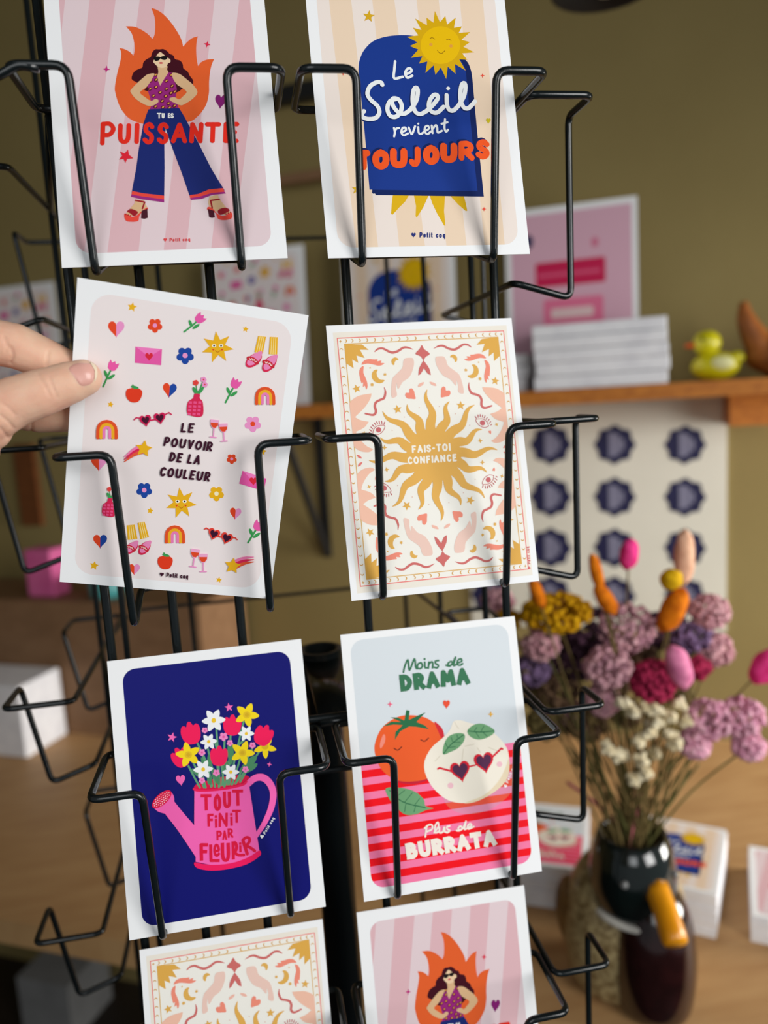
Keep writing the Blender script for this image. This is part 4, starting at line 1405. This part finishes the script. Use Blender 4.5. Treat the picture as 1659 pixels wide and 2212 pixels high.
# carved wooden figurine
q = [on_wall(1606, 652, .12), on_wall(1612, 690, .12), on_wall(1632, 730, .12), on_wall(1662, 765, .12), on_wall(1700, 790, .12)]
mb = MB().tube(catmull(q, 5), list(np.interp(np.linspace(0, 1, 21), [0, .25, .5, .75, 1], [.006, .014, .020, .027, .03])), 14)
cz = wp(along(q[-1]), .12, SZ1 + .034)
mb.ball(cz, (.06, .032, .034), RW, 18, 12)
tag(mb.build('carved_bird', mat('carved_wood', (176, 104, 46), 0.45, 0.4, noise=(30, (120, 66, 26), 0.35, 0.7)), None, True), 'carved orange-brown wooden bird with upturned tail at the right end of the shelf', 'figurine')

# sticker sheet on the wall
SH = 0.004
c0, c1 = on_wall(1000, 900, SH), on_wall(1571, 900, SH)
zt, zl = SZ0 - .004, on_wall(1565, 1366, SH)[2]
shm = MB()
wbox(shm, along(c0), along(c1), 0.0008, SH, zl, zt)
navy_f = []
r_st = None
for ci, u in enumerate((1062, 1190, 1328, 1480)):
    for v in (961, 1074, 1184, 1287):
        vv = v - (1480 - u) * 0.002
        p = on_wall(u, vv, SH + .0006)
        rr = np.linalg.norm(on_wall(u + 42, vv, SH) - p)
        P = []
        for k in range(64):
            a = 2 * math.pi * k / 64
            r = rr * (1.0 + .07 * math.cos(8 * a + .3))
            P.append(p + WD * r * math.cos(a) + np.array([0, 0, 1]) * r * math.sin(a))
        shm.add(P[::-1], [tuple(range(64))], 1)
        P = []
        for w_, h_, dx in ((.16, .66, -.16), (.13, .55, .12), (.10, .3, .38)):
            x0 = p + WN * .0006 + WD * rr * dx
            P = [x0 + WD * rr * sx * w_ + np.array([0, 0, 1]) * rr * sz * h_ for sx, sz in ((-1, -1), (-1, 1), (1, 1), (1, -1))]
            shm.add(P, [(0, 1, 2, 3)], 2)
o = shm.build('sticker_sheet', [mat('ivory_sheet', (222, 220, 206), 0.6, 0.3, noise=(8, (214, 212, 198), 0.3, 0.7)), mat('navy_sticker', (36, 36, 74), 0.5, 0.3, noise=(30, (30, 30, 66), 0.3, 0.7)),
                                mat('grey_print', (128, 128, 150), 0.5, 0.3, noise=(30, (118, 118, 142), 0.3, 0.7))])
tag(o, 'ivory sheet of round scalloped navy stickers hanging on the wall below the shelf', 'sticker sheet')

# hanging lamp near the top right
lp = on_wall(1308, -28, 0.45)
lm = empty('hanging_lamp', lp)
tag(lm, 'dark round lamp shade hanging high at the top right, cut by the frame', 'lamp')
child(MB().lathe([(.012, .06), (.03, .055), (.05, .03), (.062, 0), (.058, 0), (.046, .026), (.012, .045)], lp, 28), 'lamp_shade', BLACK, lm, True)
child(MB().ball(lp + [0, 0, .012], .022), 'bulb', mat('bulb_glass', (190, 188, 180), 0.2, 0.5, noise=(10, (184, 182, 174), 0.3, 0.7)), lm, True)
child(MB().tube([lp + [0, 0, .055], [lp[0], lp[1], 1.3]], .003, 8), 'cord', BLACK, lm, True)

# dark rail and bracket between the two top cards, on the wall
pa, pc = on_wall(585, 214, .02), on_wall(720, 207, .02)
mb = MB()
wbox(mb, along(pa) - .1, along(pc), .01, .035, pa[2] - .014, pa[2] + .014)
tag(mb.build('wall_rail', BLACK), 'dark horizontal rail on the olive wall, seen between the two top cards', 'rail')
pa, pc = on_wall(640, 372, .05), on_wall(640, 392, .05)
mb = MB()
wbox(mb, along(on_wall(596, 375, .05)), along(on_wall(760, 375, .05)), .03, .05, pc[2], pa[2])
tag(mb.build('wooden_batten', BROWN), 'thin brown batten on the wall below the dark rail, between the two top cards', 'batten')

# things at the far left
cr_a0, cr_a1 = along(on_wall(-140, 1350, .2)), along(on_wall(432, 1350, .2))
cz1 = on_wall(250, 1303, .2)[2]
mb = MB()
wbox(mb, cr_a0, cr_a1, .02, .2, TZ, cz1)
tag(mb.build('wooden_crate', BROWN), 'low brown wooden crate on the table at the left, behind the rack', 'crate')
pt = wp(along(on_wall(232, 1280, .15)), .15, cz1)
mb = MB()
mb.lathe([(.030, 0), (.034, .003), (.036, .045), (.033, .045), (.03, .006)], pt, 24)
tag(mb.build('teal_bowl', mat('teal_glaze', (70, 150, 150), 0.4, 0.5, noise=(20, (60, 138, 140), 0.3, 0.7)), None, True), 'small teal bowl on the brown crate, below the pale pink card', 'bowl')
pt = wp(along(on_wall(98, 1290, .16)), .16, cz1)
mb = MB()
wbox(mb, along(pt) - .034, along(pt) + .034, .12, .17, cz1, cz1 + .10)
o = mb.build('pink_carton', mat('pink_carton', (226, 112, 166), 0.6, 0.3, noise=(20, (212, 92, 150), 0.3, 0.7)))
bv = o.modifiers.new('soft_edges', 'BEVEL')
bv.width, bv.segments = .004, 2
tag(o, 'pink carton standing on the brown crate at the left', 'carton')
p = on_z(60, 1528, TZ)
mb = MB()
wbox(mb, along(p) - .2, along(p) + .20, .205, .32, TZ + .0005, TZ + .145)
o = mb.build('white_box', STOCK)
bv = o.modifiers.new('soft_edges', 'BEVEL')
bv.width, bv.segments = .004, 2
tag(o, 'low white cardboard box before the brown crate, cut by the left frame edge', 'box')
pa = on_wall(28, 960, .01)
pb = on_wall(92, 1135, .01)
mb = MB()
wbox(mb, along(pa), along(pb), 0.001, .014, pb[2], pa[2])
tag(mb.build('wooden_plaque', mat('russet_wood', (120, 70, 34), 0.5, 0.3, noise=(20, (96, 54, 26), 0.3, 0.7), stretch=(1, 1, 5))), 'upright russet wooden plaque on the wall, at the left below the hand', 'plaque')
p = on_z(150, 2190, FZ)
mb = MB()
mb.box((p[0], p[1], FZ + .07), (.07, .07, .07), RW)
tag(mb.build('grey_tub', mat('grey_plastic', (120, 120, 120), 0.6, 0.3, noise=(10, (140, 140, 140), 0.3, 0.7))), 'grey storage tub on the dark floor under the table at lower left', 'tub')

# ------------------------------------------------------------------ piles of cards on the table
def pile(front, back, w, h, key, label_top, label_pile, jit):
    """front/back: picture pixels of the pile's right top corners; the pile stands on the table"""
    zt_ = TZ + h
    f, bk = on_z(*front, zt_), on_z(*back, zt_)
    ez = (bk - f)
    ez[2] = 0
    ez /= np.linalg.norm(ez)
    ex = np.array([ez[1], -ez[0], 0])
    R = np.array([ex, ez, [0, 0, 1.0]]).T
    c = f - ex * (CW / 2)
    rnd = random.Random(jit)
    m = MB()
    z = TZ + .0002
    while z < zt_ - .0002:
        t = min(.0028, zt_ - .0001 - z)
        j = (rnd.uniform(-.0012, .0012), rnd.uniform(-.0012, .0012))
        cc = c + ez * (CH / 2) + ex * j[0] + ez * j[1]
        m.box((cc[0], cc[1], z + t / 2), (CW / 2, CH / 2, t / 2), R)
        z += t
    tag(m.build('card_pile', STOCK), label_pile, 'pile of cards', 'piles of cards on the table', 'stuff')
    o = copy_card(key, label_top, 'top cards of the piles')
    frame_matrix(o, (c[0], c[1], zt_ + .0003), ex, np.array([0, 0, -1.0]), ez)


pile((1548, 1935), (1572, 1778), .105, .056, 'arch', 'blue arch card lying on the pile behind the duck vase', 'thick pile of white-edged cards behind the duck vase', 3)
pile((1262, 1880), (1272, 1742), .105, .058, 'tomato', 'tomato and burrata card lying on the pile beside the rack, left of the duck vase', 'thick pile of white-edged cards left of the duck vase', 5)
pile((1852, 2022), (1806, 1818), .105, .034, 'woman', 'pink striped flame card lying on the pile at the right frame edge', 'pile of white-edged cards at the right frame edge', 8)
# ------------------------------------------------------------------ duck vase with dried flowers
DD = 0.75
ax = at_d(1366, 1880, DD)


def dz(v, u=1366, d=DD):
    return at_d(u, v, d)[2]


vase = empty('duck_vase', (ax[0], ax[1], TZ))
tag(vase, 'glazed mallard duck vase with dark head and orange bill, holding dried flowers', 'vase')
GLZ = mat('black_green_glaze', (14, 26, 24), 0.12, 0.6, noise=(25, (10, 16, 16), 0.35, 0.7), coat=0.8)
MAR = mat('maroon_glaze', (44, 18, 18), 0.14, 0.6, noise=(60, (30, 12, 12), 0.35, 0.7), coat=0.7)
TAN = mat('speckled_tan_glaze', (176, 156, 112), 0.35, 0.5, noise=(140, (120, 98, 62), 0.42, 0.62), coat=0.3)
RING = mat('white_glaze', (226, 222, 212), 0.3, 0.5, noise=(40, (216, 210, 200), 0.3, 0.7))
BILL = mat('orange_glaze', (240, 162, 18), 0.3, 0.5, noise=(30, (228, 146, 14), 0.35, 0.7), coat=0.3)
cc = np.array([ax[0], ax[1], 0.0])
zr = dz(1796)
prof = [(r * .95, z) for r, z in [(.020, dz(2040)), (.031, dz(1990)), (.0375, dz(1962)), (.0435, dz(1935)), (.0475, dz(1895)), (.0465, dz(1868)), (.0425, dz(1830)), (.0365, zr), (.0335, zr + .001), (.031, zr - .004), (.034, dz(1840)), (.030, dz(1900))]]
child(MB().lathe(prof, cc, 40), 'head', GLZ, vase, True)
zc = (TZ + dz(1990)) / 2
rt = RH * .8 - FH * .6
bkd = np.array([-RH[0] * .2 + FH[0] * .98, -RH[1] * .2 + FH[1] * .98, 0])
RB = np.array([[bkd[1], -bkd[0], 0], bkd, [0, 0, 1.0]]).T
mb = MB()
bc = cc + FH * .028 + np.array([0, 0, TZ + .0775])
mb.lathe([(r_, z_ + .0005) for r_, z_ in catmull([(.050, 0), (.060, .010), (.067, .048), (.067, .082), (.058, .118), (.040, .143), (.012, .154)], 4)], (bc[0], bc[1], TZ), 40, .86)
child(mb, 'body', TAN, vase, True)
bp = cc - FH * .012 + RH * .016 + np.array([0, 0, TZ + .0715])
mb = MB()
mb.lathe([(r_, z_ + .0005) for r_, z_ in catmull([(.031, 0), (.038, .008), (.0425, .040), (.0425, .072), (.038, .104), (.028, .128), (.008, .142)], 4)], (bp[0], bp[1], TZ), 40, 1.1)
child(mb, 'breast', MAR, vase, True)
wc = bc - RH * .052 + FH * .004 + np.array([0, 0, -.004])
child(MB().ball(wc, (.018, .040, .044), RB, 20, 12), 'wing', mat('brown_glaze', (120, 88, 42), 0.4, 0.5, noise=(60, (90, 62, 28), 0.4, 0.65)), vase, True)
P = []
for k in range(40):
    a = 2 * math.pi * k / 40
    d = RH * math.cos(a) - FH * math.sin(a)
    P.append(np.array([cc[0], cc[1], dz(1955)]) + d * .0400 + np.array([0, 0, -.004 * math.cos(a)]))
child(MB().tube(P, .0042, 8, True), 'neck_ring', RING, vase, True)
mb = MB()
b0, b1, b2 = at_d(1418, 1918, DD - .036), at_d(1440, 1975, DD - .062), at_d(1458, 2034, DD - .082)
mb.tube([b0, b0 * .7 + b1 * .3, b1, b1 * .3 + b2 * .7, b2, b2 + (b2 - b1) * .12], [.0135, .0128, .0128, .0132, .0128, .0105], 8)
child(mb, 'bill', BILL, vase, True)
for s_ in (-1, 1):
    e = np.array([cc[0], cc[1], dz(1858)]) - FH * .040 + RH * (-.021 if s_ < 0 else .034) + FH * (.0 if s_ < 0 else .012)
    child(MB().ball(e, .004), 'eye', mat('grey_glaze', (120, 120, 120), 0.15, 0.5, noise=(20, (110, 110, 110), 0.3, 0.7)), vase, True)

mouth = np.array([cc[0], cc[1], zr - .012])
STEMB = mat('dry_stem', (122, 104, 62), 0.8, 0.2, noise=(60, (92, 78, 44), 0.35, 0.7))
STEMG = mat('olive_stem', (104, 102, 56), 0.8, 0.2, noise=(60, (80, 78, 40), 0.35, 0.7))
STEMP = mat('pink_stem', (178, 84, 104), 0.8, 0.2, noise=(60, (150, 66, 84), 0.35, 0.7))
rf = random.Random(11)
PX = 0.000468


def stem_pts(head, fi):
    a = rf.uniform(0, 6.28)
    rr = .021 * math.sqrt(rf.random())
    base = mouth + np.array([rr * math.cos(a), rr * math.sin(a), -.018])
    lean = head - mouth
    s0 = base + np.array([lean[0] * .12 + base[0] * 0, lean[1] * .12, .03])
    mid = base * .45 + head * .55 + np.array([rf.uniform(-.006, .006), rf.uniform(-.006, .006), .012])
    return catmull([base, s0, mid, head], 5)


def dried(name, u, v, d, label, cat, group, head_fn, head_mat, stem_mat=None, r=.0011, part='flower_head'):
    head = at_d(u, v, d - .035)
    pts = stem_pts(head, 0)
    root = empty(name, pts[0])
    tag(root, label, cat, group)
    child(MB().tube(pts, r, 6), 'stem', stem_mat or STEMB, root, True)
    mb = MB()
    head_fn(mb, head, (pts[-1] - pts[-3]) / np.linalg.norm(pts[-1] - pts[-3]))
    child(mb, part, head_mat, root, True)
    return root


def axes(t):
    t = t / np.linalg.norm(t)
    a = np.cross(t, [0.3, 1, 0.1])
    a /= np.linalg.norm(a)
    return np.array([a, np.cross(t, a), t]).T


def tail(w, h, tilt=0.0):
    def fn(mb, c, t):
        tt = np.array([0, 0, 1.0]) * math.cos(tilt) + RH * math.sin(tilt)
        R = axes(tt)
        n0 = len(mb.v)
        mb.ball(c, (w * PX, w * PX, h * PX), R, 18, 14)
        for i in range(n0, len(mb.v)):
            p = np.array(mb.v[i])
            q = p - c
            mb.v[i] = tuple(c + q * (1 + .06 * math.sin(i * 12.9) + .04 * math.sin(i * 5.3)))
    return fn


def cluster(r, n, s, flat=0.8, seed=1):
    def fn(mb, c, t):
        rn = random.Random(seed)
        for k in range(n):
            while True:
                q = np.array([rn.uniform(-1, 1), rn.uniform(-1, 1), rn.uniform(-1, 1)])
                if q @ q < 1:
                    break
            q = q / (np.linalg.norm(q) + 1e-6) * (np.linalg.norm(q) ** .4)
            p = c + q * np.array([r, r, r * flat]) * PX
            ss = s * PX * rn.uniform(.7, 1.25)
            mb.ball(p, (ss, ss, ss * .75), axes(q + [0, 0, .2]), 7, 5)
            if k % 3 == 0:
                mb.tube([p, c + np.array([0, 0, -r * flat * PX * 1.3])], .0004, 4)
    return fn


def hue(name, rgb, other):
    return mat(name, rgb, 0.85, 0.15, noise=(130, other, 0.4, 0.62))


G = 'dried flowers in the duck vase'
dried('yarrow', 1200, 1322, .80, 'wide golden yellow yarrow head at the left of the bouquet', 'dried flower', G, cluster(78, 320, 7.5, .5, 2), hue('golden', (222, 168, 16), (190, 134, 10)))
dried('yarrow', 1092, 1338, .83, 'small golden yarrow head half hidden by the tomato card corner', 'dried flower', G, cluster(30, 40, 10, .6, 3), hue('golden', (222, 168, 16), (190, 134, 10)))
om = hue('burnt_orange', (226, 124, 14), (196, 98, 8))
for u, v, w, h, tl, lb in ((1160, 1282, 14, 34, -.35, 'orange bunny tail standing above the yellow yarrow'), (1288, 1238, 13, 42, -.22, 'slim orange bunny tail left of the hot pink one'),
                           (1308, 1296, 18, 38, -.55, 'tilted orange bunny tail below the slim orange one'), (1452, 1318, 25, 50, .45, 'fat orange bunny tail under the yellow ball flower')):
    dried('bunny_tail', u, v, .77, lb, 'dried flower', G, tail(w, h, tl), om)
hp = hue('hot_pink', (248, 70, 148), (226, 48, 122))
dried('bunny_tail', 1358, 1197, .80, 'hot pink bunny tail before the sticker sheet', 'dried flower', G, tail(20, 34, .12), hp)
dried('bunny_tail', 1652, 1440, .78, 'hot pink bunny tail cut by the right frame edge', 'dried flower', G, tail(28, 42, .5), hp)
dried('pampas_plume', 1477, 1205, .81, 'pale peach plume at the top of the bouquet', 'dried flower', G, tail(22, 62, .02), hue('peach', (238, 190, 158), (222, 170, 138)))
dried('ball_flower', 1449, 1252, .77, 'round yellow ball flower before the peach plume', 'dried flower', G, tail(23, 23), hue('ball_yellow', (232, 184, 22), (206, 156, 14)))
dried('bunny_tail', 1466, 1442, .75, 'light pink bunny tail over the magenta heads', 'dried flower', G, tail(25, 50, -.3), hue('light_pink', (232, 140, 176), (212, 116, 156)))
cm = hue('magenta_crest', (176, 46, 84), (140, 28, 62))
dried('cockscomb', 1410, 1472, .765, 'large magenta cockscomb head in the middle of the bouquet', 'dried flower', G, cluster(46, 260, 7, .95, 5), cm)
dried('cockscomb', 1508, 1442, .785, 'small magenta cockscomb head right of the light pink tail', 'dried flower', G, cluster(24, 50, 9, .95, 6), cm)
mv, dp, br, pu, pc_, ol = (hue('mauve', (224, 174, 180), (172, 122, 138)), hue('dark_plum', (88, 58, 76), (50, 34, 44)), hue('dry_brown', (128, 100, 76), (78, 58, 44)),
                           hue('violet', (138, 112, 150), (92, 72, 102)), hue('blush', (220, 172, 176), (196, 140, 150)), hue('olive_dry', (136, 122, 76), (100, 86, 52)))
k = 0
for u, v, r, d, m_, lb in ((1312, 1442, 46, .775, mv, 'mauve statice head left of the magenta cockscomb'), (1352, 1356, 56, .80, mv, 'wide mauve statice head below the hot pink tail'),
                           (1272, 1356, 50, .82, dp, 'dark plum statice head behind the mauve ones'), (1240, 1424, 48, .83, dp, 'dark plum statice head low behind the left side'),
                           (1168, 1392, 36, .80, pc_, 'blush statice sprig under the yellow yarrow'), (1486, 1366, 46, .81, pu, 'violet statice head right of the fat orange tail'),
                           (1532, 1322, 38, .80, pc_, 'blush statice head at the upper right before the sheet edge'), (1545, 1402, 36, .82, pc_, 'blush statice head at the right above the lilac cluster'),
                           (1428, 1360, 42, .82, dp, 'dark plum statice head behind the fat orange tail'), (1150, 1446, 36, .81, pu, 'violet sprig at the far left beside the tomato card'),
                           (1205, 1490, 42, .82, br, 'dry brown seed head low at the left of the bouquet'), (1302, 1512, 34, .79, mv, 'small mauve statice head above the pale daisies'),
                           (1180, 1560, 40, .84, ol, 'olive dry grass head low at the left beside the rack'), (1265, 1560, 44, .83, br, 'dry brown seed head among the stems'),
                           (1235, 1395, 40, .86, br, 'dry brown seed head behind the yellow yarrow'), (1300, 1400, 40, .86, dp, 'dark plum head deep in the bouquet behind the left mauve one'),
                           (1385, 1420, 38, .85, br, 'dry brown seed head deep behind the magenta cockscomb'), (1190, 1436, 34, .84, mv, 'faded mauve head at the lower left of the bouquet'),
                           (1330, 1470, 36, .85, br, 'dry brown seed head under the left mauve head'), (1225, 1540, 38, .85, pc_, 'blush sprig low among the brown seed heads'),
                           (1460, 1490, 36, .85, ol, 'olive dry grass head behind the pale daisies'), (1165, 1500, 36, .85, ol, 'olive dry grass head beside the tomato card'),
                           (1350, 1540, 34, .85, br, 'dry brown seed head behind the pale daisies'), (1075, 1300, 34, .86, mv, 'mauve statice head peeking between the golden sun card and the tomato card')):
    k += 1
    dried('statice', u, v, d, lb, 'dried flower', G, cluster(r * 1.12, 200, 6.5, .85, 20 + k), m_, STEMG if k % 2 else STEMB)
ll = hue('lilac', (236, 182, 198), (208, 142, 168))
for j, (u, v, r, lb) in enumerate(((1530, 1555, 50, 'lilac statice cluster right of the pale daisies'), (1602, 1548, 48, 'lilac statice cluster at the far right of the bouquet'),
                                   (1618, 1612, 34, 'lowest lilac statice cluster at the far right'), (1500, 1606, 34, 'small low lilac cluster beside the pale daisies'))):
    dried('statice', u, v, .77, lb, 'dried flower', G, cluster(r, 220, 6.5, .85, 50 + j), ll, STEMG)
# pale everlasting daisies: one spray of countable heads per stem
pale = hue('pale_cream', (232, 220, 188), (206, 188, 148))
rn = random.Random(4)
spots = [(1372, 1542), (1352, 1528), (1398, 1560), (1420, 1535), (1405, 1592), (1440, 1580), (1452, 1610), (1478, 1552), (1462, 1528), (1372, 1600), (1345, 1640), (1378, 1640), (1408, 1630), (1330, 1632), (1368, 1682), (1396, 1668), (1425, 1560), (1448, 1548), (1390, 1535), (1318, 1612)]
for u, v in spots:
    u, v = u + rn.uniform(-9, 9), v + rn.uniform(-9, 9)

    def daisy(mb, c, t):
        r1 = random.Random(int(c[0] * 1e6))
        mb.ball(c, (.0058, .0058, .0052), None, 9, 6)
        for q in range(9):
            w = np.array([r1.uniform(-1, 1), r1.uniform(-1, 1), r1.uniform(-.8, .8)])
            mb.ball(c + w / np.linalg.norm(w) * .0055, (.0038, .0038, .0036), None, 6, 4)
    dried('everlasting_daisy', u, v, .75 + rn.uniform(-.01, .012), 'small pale cream dried daisy in the spray at the front of the bouquet', 'dried flower', 'pale daisies at the front of the bouquet', daisy, pale, STEMB, .0008)
for j, (u, v, m_) in enumerate(((1235, 1640, STEMB), (1255, 1590, STEMG), (1300, 1560, STEMB), (1335, 1580, STEMG), (1420, 1600, STEMP), (1455, 1640, STEMB), (1490, 1660, STEMG), (1225, 1690, STEMP), (1285, 1600, STEMB), (1510, 1650, STEMB), (1372, 1640, STEMP), (1385, 1600, STEMG))):
    o = MB().tube(stem_pts(at_d(u, v, .765), 0), .0016, 6).build('dry_grass_stalk', m_, None, True)
    tag(o, 'dry bare stalk standing among the stems above the duck vase', 'dried stalk', 'bare stalks in the duck vase')

# ------------------------------------------------------------------ the hand
Rm, tm = card_matrix(*POSE['motifs'])


def on_card(u, v, back=0.0):
    """point of the held card seen at a pixel, moved back by metres along its normal"""
    n = Rm @ np.array([0, 1.0, 0])
    d = ray(u, v)
    p = CP + d * (((tm - CP) @ n) / (d @ n))
    return p + n * back


def scale_px(p):
    return (RC[2] @ (np.asarray(p) - CP)) / F


def capsule(mb, a, b, ra, rb):
    mb.tube([a, a * .5 + b * .5, b], [ra, (ra + rb) / 2, rb], 18)
    mb.ball(a, ra, None, 18, 12)
    mb.ball(b, rb, None, 18, 12)


hb = MB()


def chain(pts):
    for (a, ra), (b, rb) in zip(pts, pts[1:]):
        capsule(hb, a, b, ra, rb)


tip = on_card(187, 811, -.0084)
thumb = [(tip, .0084), (on_card(160, 820, -.0094), .0095), (on_card(98, 842, -.0115), .0108), (on_card(48, 858, -.0125), .0112), (on_card(-14, 888, -.0135), .0132), (on_card(-90, 930, -.012), .0185), (on_card(-230, 985, -.006), .0235)]
chain(thumb)
hb.ball(on_card(-6, 915, -.0120), (.0100, .0100, .0100), None, 16, 10)
hb.ball(on_card(-58, 955, -.0120), (.0150, .0120, .0150), None, 16, 10)
index = [(on_card(212, 800, .0085), .0074), (on_card(150, 806, .0085), .0084), (on_card(100, 785, .0092), .0094), (on_card(20, 752, .0100), .0106), (on_card(-70, 735, .0095), .0108), (on_card(-260, 790, .006), .0125)]
chain(index)
middle = [(on_card(200, 892, .0115), .0074), (on_card(140, 908, .0135), .0082), (on_card(70, 909, .0175), .0092), (on_card(10, 900, .0195), .0098), (on_card(-110, 860, .018), .0108), (on_card(-290, 850, .012), .0130)]
chain(middle)
ring = [(on_card(-20, 905, .026), .0078), (on_card(-75, 925, .026), .0088), (on_card(-170, 900, .027), .0096), (on_card(-320, 915, .016), .0122)]
chain(ring)
little = [(on_card(-70, 985, .024), .0068), (on_card(-120, 995, .025), .0076), (on_card(-200, 975, .025), .0084), (on_card(-340, 985, .014), .0112)]
chain(little)
palm = [on_card(-260, 800, .004), on_card(-300, 860, .008), on_card(-330, 920, .010), on_card(-345, 985, .010)]
wrist = on_card(-560, 1020, .004)
for p in palm:
    capsule(hb, p, wrist, .0145, .0190)
capsule(hb, on_card(-200, 860, .004), on_card(-330, 930, .004), .013, .017)
capsule(hb, wrist, wrist + np.array([-.19, -.05, -.07]), .0235, .0310)
capsule(hb, wrist + np.array([0, .004, .012]), wrist + np.array([-.19, -.045, -.06]), .0200, .0300)

tmp = hb.build('hand_sketch', PAPER)
rm = tmp.modifiers.new('remesh', 'REMESH')
rm.mode = 'VOXEL'
rm.voxel_size = 0.00085
smo = tmp.modifiers.new('smooth', 'SMOOTH')
smo.factor = 0.5
smo.iterations = 9
bpy.context.view_layer.update()
me = bpy.data.meshes.new_from_object(tmp.evaluated_get(bpy.context.evaluated_depsgraph_get()))
bpy.data.objects.remove(tmp)
V = np.empty(len(me.vertices) * 3)
me.vertices.foreach_get('co', V)
V = V.reshape(-1, 3)
N_ = np.empty(len(me.vertices) * 3)
me.vertices.foreach_get('normal', N_)
N_ = N_.reshape(-1, 3)
# skin creases over the joints, as grooves along lines drawn across the fingers
q = (V - CP) @ RC.T
UV = np.stack([CX + F * q[:, 0] / q[:, 2], CY + F * q[:, 1] / q[:, 2]], 1)
ck = np.array([on_card(100, 842, 0) for _ in range(1)])[0]
nrm = Rm @ np.array([0, 1.0, 0])
side = (V - tm) @ nrm
disp = np.zeros(len(V))


def groove(pts, w, depth, front=True):
    P = catmull([np.array(p, float) for p in pts], 8)
    d = np.full(len(V), 1e9)
    for a, b in zip(P, P[1:]):
        ab = b - a
        t = np.clip(((UV - a) @ ab) / (ab @ ab + 1e-9), 0, 1)
        d = np.minimum(d, np.linalg.norm(UV - a - t[:, None] * ab, axis=1))
    msk = (side < 0.0) if front else (side > -0.012)
    disp[msk] -= (depth * np.exp(-(d / w) ** 2))[msk]


Z = 6.9125


def hz(*pp):
    return [(x / Z, 680 + y / Z) for x, y in pp]


groove(hz((735, 930), (770, 1030), (810, 1130), (850, 1230)), 2.6, .00045)
groove(hz((560, 870), (610, 960), (680, 1080), (740, 1200)), 2.8, .0003)
groove(hz((640, 1000), (700, 1120), (760, 1230)), 2.2, .0002)
groove(hz((0, 1300), (120, 1390), (230, 1500)), 3.2, .0004)
groove(hz((0, 1500), (120, 1600), (200, 1690)), 3.4, .0006)
groove(hz((0, 1690), (60, 1760), (110, 1830)), 3.4, .0006)
groove(hz((720, 540), (705, 640), (690, 760)), 3.0, .0007, False)
groove(hz((150, 480), (185, 600), (160, 720)), 3.6, .0009, False)
groove(hz((60, 330), (110, 480), (90, 560)), 3.6, .0006, False)
groove(hz((450, 1540), (470, 1660), (460, 1760)), 3.0, .0005, False)
V = V + N_ * disp[:, None]
me.vertices.foreach_set('co', V.ravel())
me.polygons.foreach_set('use_smooth', [True] * len(me.polygons))
SKIN = mat('skin', (238, 196, 168), 0.5, 0.3, noise=(70, (228, 172, 146), 0.35, 0.75), bump=(700, 0.25, 0.0004), sss=0.35)
me.materials.clear()
me.materials.append(SKIN)
me.update()
hand = bpy.data.objects.new('person', me)
COL.objects.link(hand)
tag(hand, 'bare hand reaching in from the left, pinching the pale pink card', 'person')
bpy.context.view_layer.update()
from mathutils.bvhtree import BVHTree
bvh = BVHTree.FromPolygons([tuple(v) for v in V], [tuple(p.vertices) for p in me.polygons])


def on_skin(u, v, lift):
    d = Vector(ray(u, v)).normalized()
    h, n, i, dist = bvh.ray_cast(Vector(CP), d)
    if h is None:
        return None
    return np.array(h + n * lift)


def nail(outline, name, m, lift, edge):
    O = [np.array(p) for p in catmull(outline, 4, True)]
    c = sum(O) / len(O)
    Vv, Fc = [], []
    R_ = 6
    p = on_skin(c[0], c[1], lift)
    if p is None:
        return None
    Vv.append(p)
    for k in range(1, R_ + 1):
        t = k / R_
        for o_ in O:
            x = c + (o_ - c) * t
            l_ = lift if k < R_ else edge
            p = on_skin(x[0], x[1], l_)
            if p is None:
                x = c + (o_ - c) * t * .9
                p = on_skin(x[0], x[1], l_)
            if p is None:
                p = Vv[-1]
            Vv.append(p)
    n = len(O)
    for i in range(n):
        Fc.append((0, 1 + i, 1 + (i + 1) % n))
        for k in range(R_ - 1):
            a, b = 1 + k * n + i, 1 + k * n + (i + 1) % n
            Fc.append((a, a + n, b + n, b))
    return link(name, Vv, Fc, m, hand, None, True)


NAIL = mat('nail', (228, 172, 158), 0.3, 0.45, noise=(60, (222, 160, 146), 0.3, 0.7), coat=0.2)
TIPM = mat('nail_edge', (240, 222, 192), 0.3, 0.5, noise=(60, (234, 214, 184), 0.3, 0.7))
nail(hz((1000, 800), (1060, 735), (1150, 700), (1270, 700), (1370, 715), (1425, 790), (1440, 880), (1420, 980), (1370, 1050), (1260, 1085), (1185, 1065), (1125, 980), (1070, 900)), 'thumb_nail', NAIL, .00025, -.0004)
nail(hz((1330, 700), (1385, 715), (1430, 760), (1452, 840), (1450, 920), (1425, 990), (1405, 980), (1424, 900), (1415, 820), (1380, 760)), 'nail_edge', TIPM, .0004, .0)
